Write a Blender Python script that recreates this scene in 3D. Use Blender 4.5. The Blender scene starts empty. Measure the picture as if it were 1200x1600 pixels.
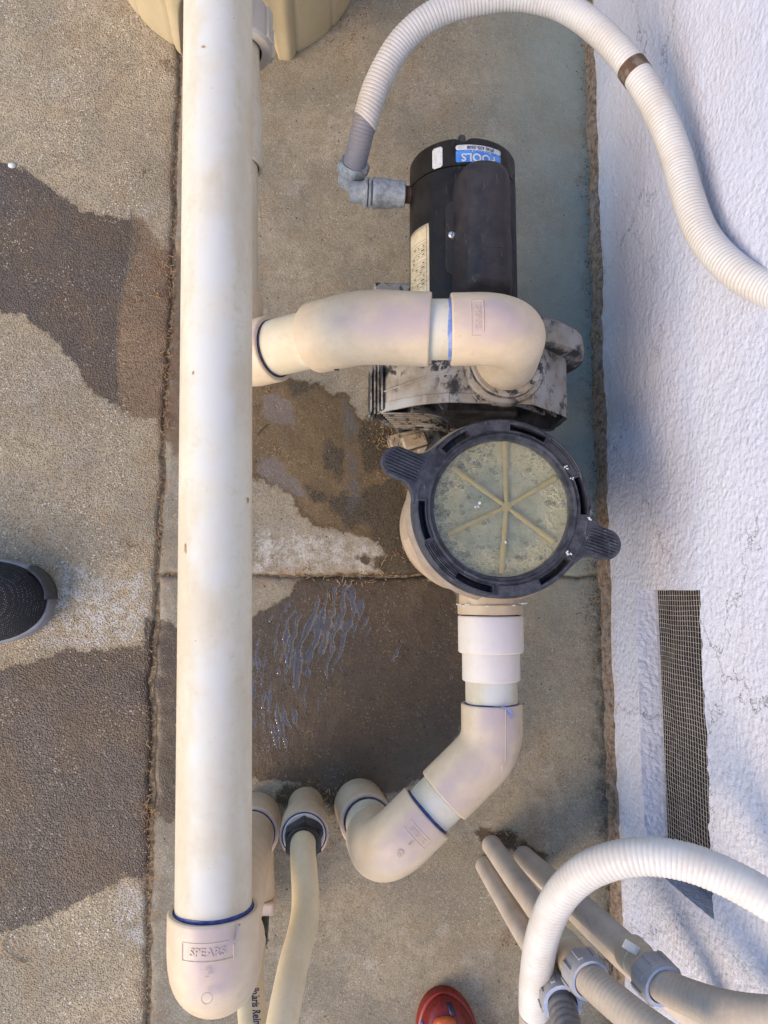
import bpy, math, random
import numpy as np
from mathutils import Vector, Matrix, noise as mnoise
random.seed(7); rng = np.random.default_rng(7)
SC = bpy.context.scene; COL = SC.collection
PI = math.pi
# ------------------------------------------------------------------ camera
H = 1.15; FA, FB, FPX = 100/1200, 120/1200, 1200.0
fwd = Vector((FA, FB, -1)).normalized()
rgt = Vector((1, 0, FA)).normalized()
upv = rgt.cross(fwd).normalized()
CAM = Vector((0, 0, H))
cd = bpy.data.cameras.new("camera"); cam = bpy.data.objects.new("camera", cd); COL.objects.link(cam)
cam.matrix_world = Matrix.Translation(CAM) @ Matrix((rgt, upv, -fwd)).transposed().to_4x4()
cd.sensor_fit = 'VERTICAL'; cd.sensor_height = 24; cd.lens = 18; cd.clip_start = 0.02; cd.clip_end = 200
SC.camera = cam
# ------------------------------------------------------------------ light
SUN_ELEV, SUN_ROT = 33, -122      # the light comes from the left of the picture
w = bpy.data.worlds.new("World"); SC.world = w; w.use_nodes = True
wn = w.node_tree.nodes; bg = wn["Background"]
sky = wn.new("ShaderNodeTexSky"); sky.sky_type = 'NISHITA'; sky.sun_disc = False
sky.sun_elevation = math.radians(SUN_ELEV); sky.sun_rotation = math.radians(SUN_ROT)
sky.dust_density = 0.6; sky.air_density = 1.1; sky.ozone_density = 4.5
w.node_tree.links.new(sky.outputs[0], bg.inputs[0]); bg.inputs[1].default_value = 0.15
sd = bpy.data.lights.new("sun", 'SUN'); sd.energy = 1.42; sd.angle = math.radians(34); sd.color = (1.0, 0.69, 0.35)
sun = bpy.data.objects.new("sun", sd); COL.objects.link(sun)
e, a = math.radians(SUN_ELEV), math.radians(SUN_ROT)
sdir = Vector((math.sin(a)*math.cos(e), math.cos(a)*math.cos(e), math.sin(e)))
sun.rotation_euler = sdir.to_track_quat('Z', 'Y').to_euler(); sun.location = sdir*5
SC.view_settings.view_transform = 'Standard'; SC.view_settings.look = 'None'
SC.view_settings.gamma = 1; SC.view_settings.exposure = 1.27
SC.render.engine = 'CYCLES'; SC.cycles.max_bounces = 8; SC.cycles.transparent_max_bounces = 12

# ------------------------------------------------------------------ places
def P(px, py, z=0.0):
    """the point of the place at height z that the photograph shows at (px, py)"""
    d = fwd + rgt*((px-600)/FPX) + upv*((800-py)/FPX)
    t = (z-H)/d.z
    return CAM + d*t
def Q(l): return [P(*p) for p in l]

# ------------------------------------------------------------------ materials
class NT:
    def __init__(s, name):
        s.m = bpy.data.materials.new(name); s.m.use_nodes = True
        s.t = s.m.node_tree; s.N = s.t.nodes; s.b = s.N["Principled BSDF"]; s.out = s.N["Material Output"]
        s.tc = s.N.new("ShaderNodeTexCoord").outputs["Object"]
    def set(s, sock, v):
        if isinstance(v, bpy.types.NodeSocket): s.t.links.new(v, sock)
        elif v is not None:
            if isinstance(v, (tuple, list)) and len(v) == 3 and sock.type == 'RGBA': v = (*v, 1)
            sock.default_value = v
    def noise(s, scale, detail=4, rough=.55, dist=0, vec=None, color=False):
        n = s.N.new("ShaderNodeTexNoise"); s.set(n.inputs["Vector"], vec or s.tc)
        n.inputs["Scale"].default_value = scale; n.inputs["Detail"].default_value = detail
        n.inputs["Roughness"].default_value = rough; n.inputs["Distortion"].default_value = dist
        return n.outputs["Color" if color else 0]
    def vor(s, scale, feature='F1', out=0, vec=None, rand=1.0):
        n = s.N.new("ShaderNodeTexVoronoi"); n.feature = feature; s.set(n.inputs["Vector"], vec or s.tc)
        n.inputs["Scale"].default_value = scale; n.inputs["Randomness"].default_value = rand
        return n.outputs[out]
    def math(s, op, a, b=0.0, c=0.0, clamp=False):
        n = s.N.new("ShaderNodeMath"); n.operation = op; n.use_clamp = clamp
        s.set(n.inputs[0], a); s.set(n.inputs[1], b); s.set(n.inputs[2], c); return n.outputs[0]
    def ramp(s, v, lo, hi, a=0.0, b=1.0):
        n = s.N.new("ShaderNodeMapRange"); n.interpolation_type = 'SMOOTHSTEP'
        s.set(n.inputs[0], v); n.inputs[1].default_value = lo; n.inputs[2].default_value = hi
        n.inputs[3].default_value = a; n.inputs[4].default_value = b; return n.outputs[0]
    def mix(s, f, a, b, mode='MIX'):
        n = s.N.new("ShaderNodeMix"); n.data_type = 'RGBA'; n.blend_type = mode
        s.set(n.inputs[0], f); s.set(n.inputs[6], a); s.set(n.inputs[7], b); return n.outputs[2]
    def attr(s, name):
        n = s.N.new("ShaderNodeAttribute"); n.attribute_name = name; return n.outputs["Fac"]
    def mapv(s, scale=(1, 1, 1), rot=(0, 0, 0), vec=None):
        n = s.N.new("ShaderNodeMapping"); s.set(n.inputs[0], vec or s.tc)
        n.inputs["Scale"].default_value = scale; n.inputs["Rotation"].default_value = rot; return n.outputs[0]
    def bump(s, h, strength=.5, dist=.001, normal=None):
        n = s.N.new("ShaderNodeBump"); n.inputs["Strength"].default_value = strength
        n.inputs["Distance"].default_value = dist; s.set(n.inputs["Height"], h)
        if normal: s.set(n.inputs["Normal"], normal)
        return n.outputs[0]
    def sep(s, vec, i):
        n = s.N.new("ShaderNodeSeparateXYZ"); s.set(n.inputs[0], vec); return n.outputs[i]
    def fin(s, color, rough=.5, normal=None, metal=0, spec=None):
        s.set(s.b.inputs["Base Color"], color); s.set(s.b.inputs["Roughness"], rough)
        s.set(s.b.inputs["Metallic"], metal)
        if normal: s.set(s.b.inputs["Normal"], normal)
        if spec is not None: s.b.inputs["Specular IOR Level"].default_value = spec
        return s.m

def pvc(name, base, dirt=(.42, .33, .2), amount=.25, sky_tint=None, bl=(.6, .95), rough=.42, speck=.5, streak=(1, 1, 1)):
    s = NT(name)
    c = s.mix(s.ramp(s.noise(22, 5, .6, vec=s.mapv(streak)), .40, .66, 0, amount), base, dirt)
    c = s.mix(s.ramp(s.noise(130, 4, .7), .48, .70, 0, amount*.7), c, dirt)
    if sky_tint:
        g = s.N.new("ShaderNodeNewGeometry").outputs["Normal"]
        f = s.math('MULTIPLY', s.ramp(s.math('ADD', s.sep(g, 2), s.math('MULTIPLY', s.math('SUBTRACT', s.noise(26, 5, .65), .5), .35)), bl[0], bl[1]), s.ramp(s.noise(14, 4, .6), .34, .60, .25, 1.0))
        c = s.mix(f, c, sky_tint)  # upward faces get the cast of the sky light as colour
    sp = s.ramp(s.vor(95), .03, .075, 1, 0)                       # scattered specks of dirt
    sp = s.math('MULTIPLY', sp, s.ramp(s.noise(40, 2), .52, .62, 0, speck))
    c = s.mix(sp, c, (.12, .09, .06))
    n = s.bump(s.noise(600, 4, .6), .12, .0006)
    n = s.bump(s.noise(40, 3), .15, .002, n)
    return s.fin(c, s.ramp(s.noise(60, 3), .3, .7, rough-.08, rough+.14), n)

def simple(name, c1, c2=None, scale=40, rough=.5, metal=0, lo=.4, hi=.65, bumpk=.15, bscale=300, bd=.0006, spec=None):
    s = NT(name)
    c = s.mix(s.ramp(s.noise(scale, 5, .65), lo, hi), c1, c2 or c1)
    return s.fin(c, s.ramp(s.noise(scale*1.7, 3), .3, .7, rough-.07, rough+.12), s.bump(s.noise(bscale, 4, .65), bumpk, bd), metal, spec)

M = {}
M['pipe'] = pvc('weathered white pvc pipe', (.60, .55, .43), (.46, .36, .22), .5, (.575, .565, .52), (.75, 1.0), speck=.6, rough=.64, streak=(1, .35, 1))
M['fit'] = pvc('pvc fitting with sky tinted tops', (.63, .50, .345), (.44, .335, .22), .34, (.455, .36, .345), (.66, 1.0), speck=.5)
M['fitpale'] = pvc('pale pvc coupling', (.70, .62, .52), (.50, .42, .32), .2, (.60, .53, .52), (.6, 1.0), speck=.4)
M['beige'] = pvc('tan pvc', (.55, .42, .27), (.36, .27, .17), .35, None, speck=.3)
M['greypvc'] = pvc('dusty grey pvc conduit', (.50, .435, .37), (.34, .28, .22), .5, None, speck=.5, rough=.6)
M['greyfit'] = pvc('tan conduit fitting', (.50, .42, .31), (.30, .25, .18), .45, None, speck=.3, rough=.55)
M['nut'] = pvc('grey nylon nut', (.30, .30, .31), (.24, .20, .17), .5, None, speck=.3, rough=.5)
M['primer'] = simple('blue pvc primer', (.018, .032, .15), (.07, .09, .24), 120, .35)
M['primerdark'] = simple('dark blue primer', (.02, .028, .07), (.06, .08, .18), 200, .4)
M['hosewhite'] = pvc('white ribbed jacket', (.56, .545, .52), (.44, .36, .28), .3, None, speck=.7, rough=.5)
M['hosegrey'] = pvc('bare grey jacket', (.20, .20, .23), (.30, .26, .23), .4, None, speck=.2, rough=.6)
M['flexgrey'] = pvc('dusty grey flexible conduit', (.34, .29, .235), (.46, .39, .31), .6, None, speck=.5, rough=.7)
M['flexdark'] = pvc('dark corrugated conduit', (.12, .115, .12), (.24, .20, .17), .6, None, speck=.2, rough=.6)
M['hose'] = pvc('cream rubber hose', (.66, .55, .37), (.46, .38, .20), .34, None, speck=.4, rough=.45)
M['black'] = simple('black plastic', (.012, .012, .014), (.04, .038, .036), 60, .45)
M['rust'] = simple('rusty band', (.10, .055, .03), (.20, .16, .13), 90, .7, .3)
M['galv'] = simple('galvanised steel', (.36, .385, .41), (.22, .235, .255), 120, .55, .35, bumpk=.3)
M['screw'] = simple('bright zinc screw', (.7, .72, .74), None, 50, .3, .8)
M['paperlabel'] = simple('cream label', (.72, .62, .42), (.60, .50, .33), 60, .5)
M['ink'] = simple('dark printing ink', (.05, .04, .035), None, 60, .6)
M['bluelabel'] = simple('blue label', (.04, .20, .62), (.12, .32, .70), 90, .4)
M['whitelabel'] = simple('scuffed white label', (.66, .67, .66), (.50, .50, .48), 120, .5)
M['navyink'] = simple('navy printing ink', (.02, .03, .12), None, 60, .5)
M['tape'] = simple('white thread tape', (.8, .8, .78), None, 80, .6)
M['tank'] = pvc('tan filter tank plastic', (.50, .40, .24), (.40, .31, .18), .35, None, speck=.25, rough=.42)
M['greyunion'] = pvc('grey union nut', (.47, .43, .37), (.36, .32, .27), .3, None, speck=.2)
M['added_soffit'] = simple('added unseen dark brown soffit boards', (.06, .04, .028), (.09, .065, .045), 9, .8)

# dusty black plastic of the pump casing
def dusty(name, dust, cover=(.36, .5), plastic=(.022, .021, .021), rough=.7):
    s = NT(name)
    g = s.N.new("ShaderNodeNewGeometry").outputs["Normal"]
    up = s.ramp(s.sep(g, 2), -.3, .6, -.16, .06)
    f = s.ramp(s.math('ADD', s.noise(26, 8, .74, .15), up), cover[0], cover[1])
    flake = s.math('MULTIPLY', s.ramp(s.noise(75, 5, .65, .1), .53, .58, 0, 1), s.ramp(s.noise(16, 2), .42, .56, 0, 1))
    f = s.math('MULTIPLY', f, s.math('SUBTRACT', 1.0, flake))
    sc = s.ramp(s.noise(30, 5, .7, vec=s.mapv((9, 1, 9), (0, 0, .9))), .63, .68, 0, .35)
    d = s.mix(s.ramp(s.noise(50, 5, .7), .35, .7), dust, tuple(x*.55 for x in dust))
    d = s.mix(s.ramp(s.noise(9, 3), .4, .62), d, (.34, .34, .335))
    d = s.mix(sc, d, (.55, .5, .42))
    c = s.mix(f, plastic, d)
    n = s.bump(f, .6, .0007); n = s.bump(s.noise(420, 5, .7), .35, .0008, n)
    return s.fin(c, s.math('ADD', s.math('MULTIPLY', f, .25), rough-.22), n)
M['casing'] = dusty('dusty pump casing', (.29, .24, .18), (.40, .54))
M['pot'] = pvc('dusty strainer pot', (.36, .28, .20), (.22, .16, .11), .6, None, speck=.6, rough=.75)
M['foot'] = dusty('dusty base', (.36, .27, .17), (.30, .42))
def scuffed(name, c1, c2, c3, rough=.6, sc=60):
    s = NT(name); f = s.ramp(s.noise(sc, 8, .78), .38, .66); c = s.mix(f, c1, c2)
    c = s.mix(s.ramp(s.noise(9, 4, .6), .45, .7, 0, .5), c, c2)
    st = s.ramp(s.noise(160, 4, .7, vec=s.mapv((1, .22, 1), (0, 0, .5))), .60, .70, 0, .55); c = s.mix(st, c, c3)
    sp = s.math('MULTIPLY', s.ramp(s.vor(230), .05, .14, 1, 0), s.ramp(s.noise(30, 3), .5, .65, 0, .6)); c = s.mix(sp, c, c3)
    return s.fin(c, s.math('ADD', s.math('MULTIPLY', f, .2), rough-.12), s.bump(s.noise(380, 6, .75), .35, .0008), spec=.3)
M['lid'] = scuffed('scuffed charcoal lid ring', (.020, .021, .029), (.072, .074, .090), (.20, .20, .215))
M['motor'] = scuffed('black motor paint', (.007, .0062, .006), (.018, .015, .013), (.06, .05, .04), .5, 30)
M['cover'] = scuffed('dusty black capacitor cover', (.020, .018, .021), (.044, .038, .040), (.12, .105, .10), .55, 40)
s = NT('rusted flange'); f = s.ramp(s.noise(110, 6, .7, .2), .52, .68)
M['flange'] = s.fin(s.mix(f, (.030, .028, .028), (.11, .055, .028)), .7, s.bump(s.noise(300, 5), .4, .001))

# ------------------------------------------------------------------ mesh helpers
def mesh_obj(name, V, F, mat, parent=None, loc=None, angle=35, mats=None, fm=None, smooth=True):
    me = bpy.data.meshes.new(name)
    off = Vector(loc) if loc is not None else (parent.matrix_basis.translation.copy() if parent else Vector((0, 0, 0)))
    if parent is not None and parent.parent is not None and loc is None:
        off = parent.parent.matrix_basis.translation + parent.matrix_basis.translation
    A = np.array([tuple(v) for v in V], dtype=np.float64) - np.array(off)
    me.from_pydata(A.tolist(), [], F)
    for m_ in (mats or [mat]): me.materials.append(m_)
    if fm is not None: me.polygons.foreach_set('material_index', fm)
    if smooth:
        me.shade_smooth(); me.set_sharp_from_angle(angle=math.radians(angle))
    me.update()
    o = bpy.data.objects.new(name, me); COL.objects.link(o)
    if parent is not None: o.parent = parent
    else: o.location = off
    return o
def thing(name, label, cat, loc, group=None):
    o = bpy.data.objects.new(name, None); COL.objects.link(o); o.location = loc; o.empty_display_size = .05
    o['label'] = label; o['category'] = cat
    if group: o['group'] = group
    return o
def tag(o, label, cat, group=None):
    o['label'] = label; o['category'] = cat
    if group: o['group'] = group
    return o
class G:
    """collects geometry"""
    def __init__(s): s.V = []; s.F = []; s.m = []
    def add(s, V, F, mi=0):
        o = len(s.V); s.V += [tuple(v) for v in V]; s.F += [tuple(i+o for i in f) for f in F]; s.m += [mi]*len(F); return s
    def obj(s, name, mat, parent=None, **k):
        if isinstance(mat, list): return mesh_obj(name, s.V, s.F, None, parent, mats=mat, fm=s.m, **k)
        return mesh_obj(name, s.V, s.F, mat, parent, **k)
def perp(t):
    t = Vector(t).normalized(); h_ = Vector((0, 0, 1)) if abs(t.z) < .9 else Vector((0, 1, 0))
    u = h_.cross(t).normalized(); return u, t.cross(u).normalized()
def rings(L, seg=40, cap0=False, cap1=False, ell=None, rf=None):
    """sweep rings: L = [(centre, tangent, radius)]; parallel transport"""
    V = []; F = []; t0 = Vector(L[0][1]).normalized(); u, v = perp(t0)
    for k, (c, t, r) in enumerate(L):
        c = Vector(c); t = Vector(t).normalized(); q = t0.rotation_difference(t); u = q @ u; v = q @ v; t0 = t
        for i in range(seg):
            an = 2*PI*i/seg; rr = rf(k, an, r) if rf else r
            V.append(c + u*math.cos(an)*rr + v*math.sin(an)*rr)
        if k:
            o = (k-1)*seg
            for i in range(seg): j = (i+1) % seg; F.append((o+i, o+j, o+seg+j, o+seg+i))
    if cap0: F.append(tuple(range(seg))[::-1])
    if cap1: o = (len(L)-1)*seg; F.append(tuple(range(o, o+seg)))
    return V, F
def run(pts, rad=.03, n=10):
    """polyline with filleted corners -> [(p, t)]"""
    pts = [Vector(p) for p in pts]; out = [(pts[0], (pts[1]-pts[0]).normalized())]
    for i in range(1, len(pts)-1):
        a_, b_, c_ = pts[i-1], pts[i], pts[i+1]; d1 = (b_-a_).normalized(); d2 = (c_-b_).normalized()
        ang = d1.angle(d2)
        if ang < .01: continue
        r = rad[i-1] if isinstance(rad, (list, tuple)) else rad
        T = r*math.tan(ang/2); ax = d1.cross(d2).normalized(); p0 = b_-d1*T
        ctr = p0 + ax.cross(d1).normalized()*r
        for k in range(n+1):
            R_ = Matrix.Rotation(ang*k/n, 3, ax); out.append((ctr + R_ @ (p0-ctr), R_ @ d1))
    out.append((pts[-1], (pts[-1]-pts[-2]).normalized())); return out
def spline(pts, step=.004):
    pts = [Vector(p) for p in pts]; n = len(pts); out = []
    for i in range(n-1):
        p0 = pts[max(i-1, 0)]; p1 = pts[i]; p2 = pts[i+1]; p3 = pts[min(i+2, n-1)]
        for k in range(24):
            t = k/24; out.append(.5*((2*p1)+(-p0+p2)*t+(2*p0-5*p1+4*p2-p3)*t*t+(-p0+3*p1-3*p2+p3)*t**3))
    out.append(pts[-1])
    for _ in range(3): out = [out[0]]+[(out[i-1]+out[i]*2+out[i+1])/4 for i in range(1, len(out)-1)]+[out[-1]]
    A = np.array([tuple(p) for p in out]); d = np.r_[0, np.cumsum(np.linalg.norm(np.diff(A, axis=0), axis=1))]
    m_ = max(3, int(d[-1]/step)); S = np.linspace(0, d[-1], m_)
    B = np.stack([np.interp(S, d, A[:, k]) for k in range(3)], 1); T = np.gradient(B, axis=0)
    return [(Vector(B[i]), Vector(T[i]).normalized()) for i in range(m_)], S
def fit_rings(L, R, rin=.031, depth=.012, e0=True, e1=True):
    (p0, t0), (p1, t1) = L[0], L[-1]; out = []
    if e0: out += [(p0+t0*depth, t0, rin), (p0, t0, rin), (p0-t0*.0002, t0, R-.0012), (p0+t0*.0008, t0, R-.0003), (p0+t0*.002, t0, R)]
    else: out += [(p0, t0, R)]
    out += [(p, t, R) for p, t in L[1:-1]]
    if e1: out += [(p1-t1*.002, t1, R), (p1-t1*.0008, t1, R-.0003), (p1+t1*.0002, t1, R-.0012), (p1, t1, rin), (p1-t1*depth, t1, rin)]
    else: out += [(p1, t1, R)]
    return out
def fitting(name, L, R, rin, mat, parent, **k):
    V, F = rings(fit_rings(L, R, rin, **k), 48); return mesh_obj(name, V, F, mat, parent, angle=40)
def pipe(name, L, r, mat, parent, seg=48, cap=True):
    V, F = rings([(p, t, r) for p, t in L], seg, cap, cap); return mesh_obj(name, V, F, mat, parent)
def glue(p, t, r, parent, mat=None, w=.003, rough=.003, inward=.004, seg=72, lip=.0014, seed=0):
    """smear of primer on a pipe of radius r where it enters a socket mouth at p; t points out of the socket"""
    p = Vector(p); t = Vector(t).normalized(); u, v = perp(t); V = []; F = []
    for i in range(seg):
        an = 2*PI*i/seg; e_ = u*math.cos(an)+v*math.sin(an)
        wv = w + rough*mnoise.noise(Vector((math.cos(an)*1.3, math.sin(an)*1.3, seed*3.1+p.x*7)))
        V += [p - t*inward + e_*(r+lip), p - t*.0012 + e_*(r+lip), p - t*.0002 + e_*(r+.0005), p + t*max(wv, .0006) + e_*(r+.0004), p + t*(max(wv, .0006)+.0004) + e_*(r-.0003)]
    for i in range(seg):
        j = (i+1) % seg
        for k in range(4): F.append((i*5+k, j*5+k, j*5+k+1, i*5+k+1))
    return mesh_obj('glue_ring', V, F, mat or M['primer'], parent)
def box(c, s_, R_=None):
    c = Vector(c); V = []
    for x in (-.5, .5):
        for y in (-.5, .5):
            for z in (-.5, .5):
                v = Vector((x*s_[0], y*s_[1], z*s_[2])); V.append(c + (R_ @ v if R_ else v))
    return V, [(0, 1, 3, 2), (4, 6, 7, 5), (0, 4, 5, 1), (2, 3, 7, 6), (0, 2, 6, 4), (1, 5, 7, 3)]
def prism(poly, z0, z1, o=Vector((0, 0, 0)), ux=Vector((1, 0, 0)), uy=Vector((0, 1, 0)), uz=Vector((0, 0, 1))):
    n = len(poly); V = [o+ux*p[0]+uy*p[1]+uz*z0 for p in poly]+[o+ux*p[0]+uy*p[1]+uz*z1 for p in poly]
    F = [tuple(range(n))[::-1], tuple(range(n, 2*n))]+[(i, (i+1) % n, n+(i+1) % n, n+i) for i in range(n)]
    return V, F
def bevel(o, w_=.001, n=2, ang=30):
    m_ = o.modifiers.new('bevel', 'BEVEL'); m_.width = w_; m_.segments = n; m_.limit_method = 'ANGLE'; m_.angle_limit = math.radians(ang); return o
def text_geo(txt, size, depth=.0003, bold=0):
    """flat letters in local x,y with thickness, centred"""
    cu = bpy.data.curves.new('t', 'FONT'); cu.body = txt; cu.size = size; cu.extrude = depth; cu.align_x = 'CENTER'; cu.align_y = 'CENTER'
    cu.resolution_u = 3; cu.offset = bold
    o = bpy.data.objects.new('t', cu); COL.objects.link(o); bpy.context.view_layer.update()
    me = bpy.data.meshes.new_from_object(o.evaluated_get(bpy.context.evaluated_depsgraph_get()))
    V = [tuple(v.co) for v in me.vertices]; F = [tuple(p.vertices) for p in me.polygons]
    bpy.data.objects.remove(o); bpy.data.curves.remove(cu); bpy.data.meshes.remove(me); return V, F
def on_pipe(V, p, t, up, r, rot=0.0):
    """wrap flat geometry round a cylinder: local x runs along t, y round the pipe, at p on the side facing up"""
    t = Vector(t).normalized(); up = Vector(up); up = (up - t*up.dot(t)).normalized(); sd_ = up.cross(t).normalized()
    c, s_ = math.cos(rot), math.sin(rot); out = []
    for x, y, z in V:
        x, y = x*c-y*s_, x*s_+y*c; an = y/r
        out.append(Vector(p) + t*x + (up*math.cos(an)+sd_*math.sin(an))*(r+z))
    return out
def ribbed(L, S, r, pitch=.0042, depth=.0006, seg=30, a=0, b=1e9, narrow=.22):
    """hose jacket with a fine groove every pitch metres"""
    out = []
    A = np.array([tuple(p) for p, t in L]); T = np.array([tuple(t) for p, t in L])
    a = max(a, 0); b = min(b, S[-1]); s_ = a; g = pitch*narrow
    def at(q):
        p = Vector([np.interp(q, S, A[:, k]) for k in range(3)]); t = Vector([np.interp(q, S, T[:, k]) for k in range(3)]).normalized(); return p, t
    while s_ < b-pitch:
        for q, rr in ((s_, r-depth), (s_+g, r), (s_+pitch*.5, r+depth*.25), (s_+pitch-g, r)):
            p, t = at(q); out.append((p, t, rr))
        s_ += pitch
    return rings(out, seg, True, True)

# 2-D noise for displacement (numpy)
def vnoise(x, y, sc, seed=0):
    x = x*sc; y = y*sc; xi = np.floor(x).astype(int); yi = np.floor(y).astype(int); fx = x-xi; fy = y-yi
    fx = fx*fx*(3-2*fx); fy = fy*fy*(3-2*fy)
    def h_(i, j):
        n = (i*374761393 + j*668265263 + seed*1442695) & 0xffffffff
        n = ((n ^ (n >> 13))*1274126177) & 0xffffffff; return ((n ^ (n >> 16)) & 0xffff)/65535.0
    return (h_(xi, yi)*(1-fx)+h_(xi+1, yi)*fx)*(1-fy)+(h_(xi, yi+1)*(1-fx)+h_(xi+1, yi+1)*fx)*fy
def fbm(x, y, sc, seed=0, o=3):
    t = 0; a_ = .5
    for k in range(o): t = t+a_*vnoise(x, y, sc*2**k, seed+k*17); a_ *= .5
    return t
def sdf(poly, X, Y):
    """signed distance to a polygon, positive inside"""
    d = np.full(X.shape, 1e9); ins = np.zeros(X.shape, bool); n = len(poly)
    for i in range(n):
        x0, y0 = poly[i]; x1, y1 = poly[(i+1) % n]; ex, ey = x1-x0, y1-y0
        t = np.clip(((X-x0)*ex+(Y-y0)*ey)/(ex*ex+ey*ey+1e-12), 0, 1)
        d = np.minimum(d, np.hypot(X-x0-t*ex, Y-y0-t*ey))
        c = ((y0 > Y) != (y1 > Y)) & (X < (x1-x0)*(Y-y0)/(y1-y0+1e-12)+x0); ins ^= c
    return np.where(ins, d, -d)
def wp(l): return [(P(x, y).x, P(x, y).y) for x, y in l]
def interp_line(l, Y):
    pts = sorted([(P(x, y).y, P(x, y).x) for x, y in l]); return np.interp(Y, [p[0] for p in pts], [p[1] for p in pts])

# ================================================================== GROUND
JOINT = [(296, -300), (284, 0), (281, 90), (276, 200), (270, 400), (268, 500), (262, 600), (258, 660), (254, 760), (250, 820), (246, 880), (245, 960), (240, 1000), (236, 1060), (238, 1120), (235, 1260), (232, 1400), (231, 1600), (226, 2000)]
WALLB = [(908, -300), (914, 0), (918, 100), (924, 300), (930, 600), (940, 900), (950, 1200), (960, 1500), (966, 1900)]
YJ = P(450, 899).y
WET = [
 [(-90, 215), (10, 258), (35, 262), (60, 280), (85, 300), (110, 315), (130, 332), (150, 335), (185, 341), (203, 343), (213, 352), (216, 376), (205, 420), (190, 470), (182, 540), (185, 600), (188, 632), (170, 627), (140, 609), (120, 570), (95, 542), (75, 520), (50, 505), (40, 492), (0, 488), (-90, 470)],
 [(-90, 1060), (20, 1043), (60, 1030), (90, 1022), (105, 1010), (122, 1018), (150, 1016), (200, 1012), (245, 1006), (250, 1100), (236, 1350), (226, 1362), (218, 1378), (205, 1372), (192, 1368), (175, 1385), (140, 1402), (105, 1418), (60, 1440), (0, 1459), (-90, 1480)],
 [(225, 968), (262, 970), (285, 985), (330, 992), (395, 962), (430, 945), (452, 932), (465, 905), (480, 897), (620, 897), (700, 912), (716, 935), (720, 1000), (731, 1060), (730, 1100), (724, 1130), (700, 1175), (668, 1215), (600, 1243), (540, 1240), (500, 1232), (460, 1224), (430, 1219), (395, 1217), (330, 1235), (287, 1275), (262, 1287), (236, 1262), (222, 1100)],
 [(380, 600), (420, 590), (460, 592), (500, 600), (515, 615), (540, 614), (555, 640), (562, 655), (590, 660), (640, 680), (700, 760), (720, 905), (640, 905), (640, 893), (605, 872), (590, 848), (575, 837), (550, 835), (520, 828), (490, 820), (465, 802), (457, 775), (430, 760), (405, 750), (380, 745)],
]
DAMP = [[(214, 350), (240, 400), (270, 408), (290, 420), (283, 700), (258, 650), (245, 640), (220, 640), (196, 632), (190, 560), (192, 480), (205, 420)]]
MOSS = [[(496, 1225), (530, 1228), (560, 1226), (600, 1240), (622, 1262), (600, 1275), (528, 1262), (515, 1275), (500, 1250)], [(444, 1228), (475, 1222), (508, 1232), (512, 1260), (480, 1250), (448, 1262), (425, 1250)], [(745, 1300), (790, 1296), (850, 1330), (860, 1350), (800, 1330), (760, 1325)],
        [(503, 705), (520, 690), (537, 700), (545, 740), (530, 748), (505, 728)], [(512, 775), (540, 765), (560, 775), (585, 752), (620, 745), (650, 790), (700, 900), (640, 892), (590, 850), (575, 830), (540, 820), (515, 800)],
        [(556, 680), (580, 640), (605, 660), (640, 700), (600, 730), (570, 740)], [(475, 755), (510, 770), (520, 790), (490, 785)], [(440, 592), (500, 598), (480, 620), (450, 612)], [(560, 870), (640, 860), (680, 905), (600, 900)]]
GRIMECOL = [[(535, 620), (556, 640), (560, 780), (545, 800), (540, 700)]]
SKY_SHEEN = [[(408, 620), (435, 612), (462, 640), (462, 668), (440, 662), (412, 655)], [(402, 712), (430, 716), (455, 740), (478, 770), (468, 780), (440, 765), (405, 745)]]  # wet spots whose sky reflection is painted in
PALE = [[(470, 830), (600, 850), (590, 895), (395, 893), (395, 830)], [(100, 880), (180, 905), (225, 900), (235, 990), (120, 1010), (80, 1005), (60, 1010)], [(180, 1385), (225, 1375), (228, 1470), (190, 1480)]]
wetp, dampp, mossp, grimp, sheenp, palep = [[wp(q) for q in l] for l in (WET, DAMP, MOSS, GRIMECOL, SKY_SHEEN, PALE)]

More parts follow.
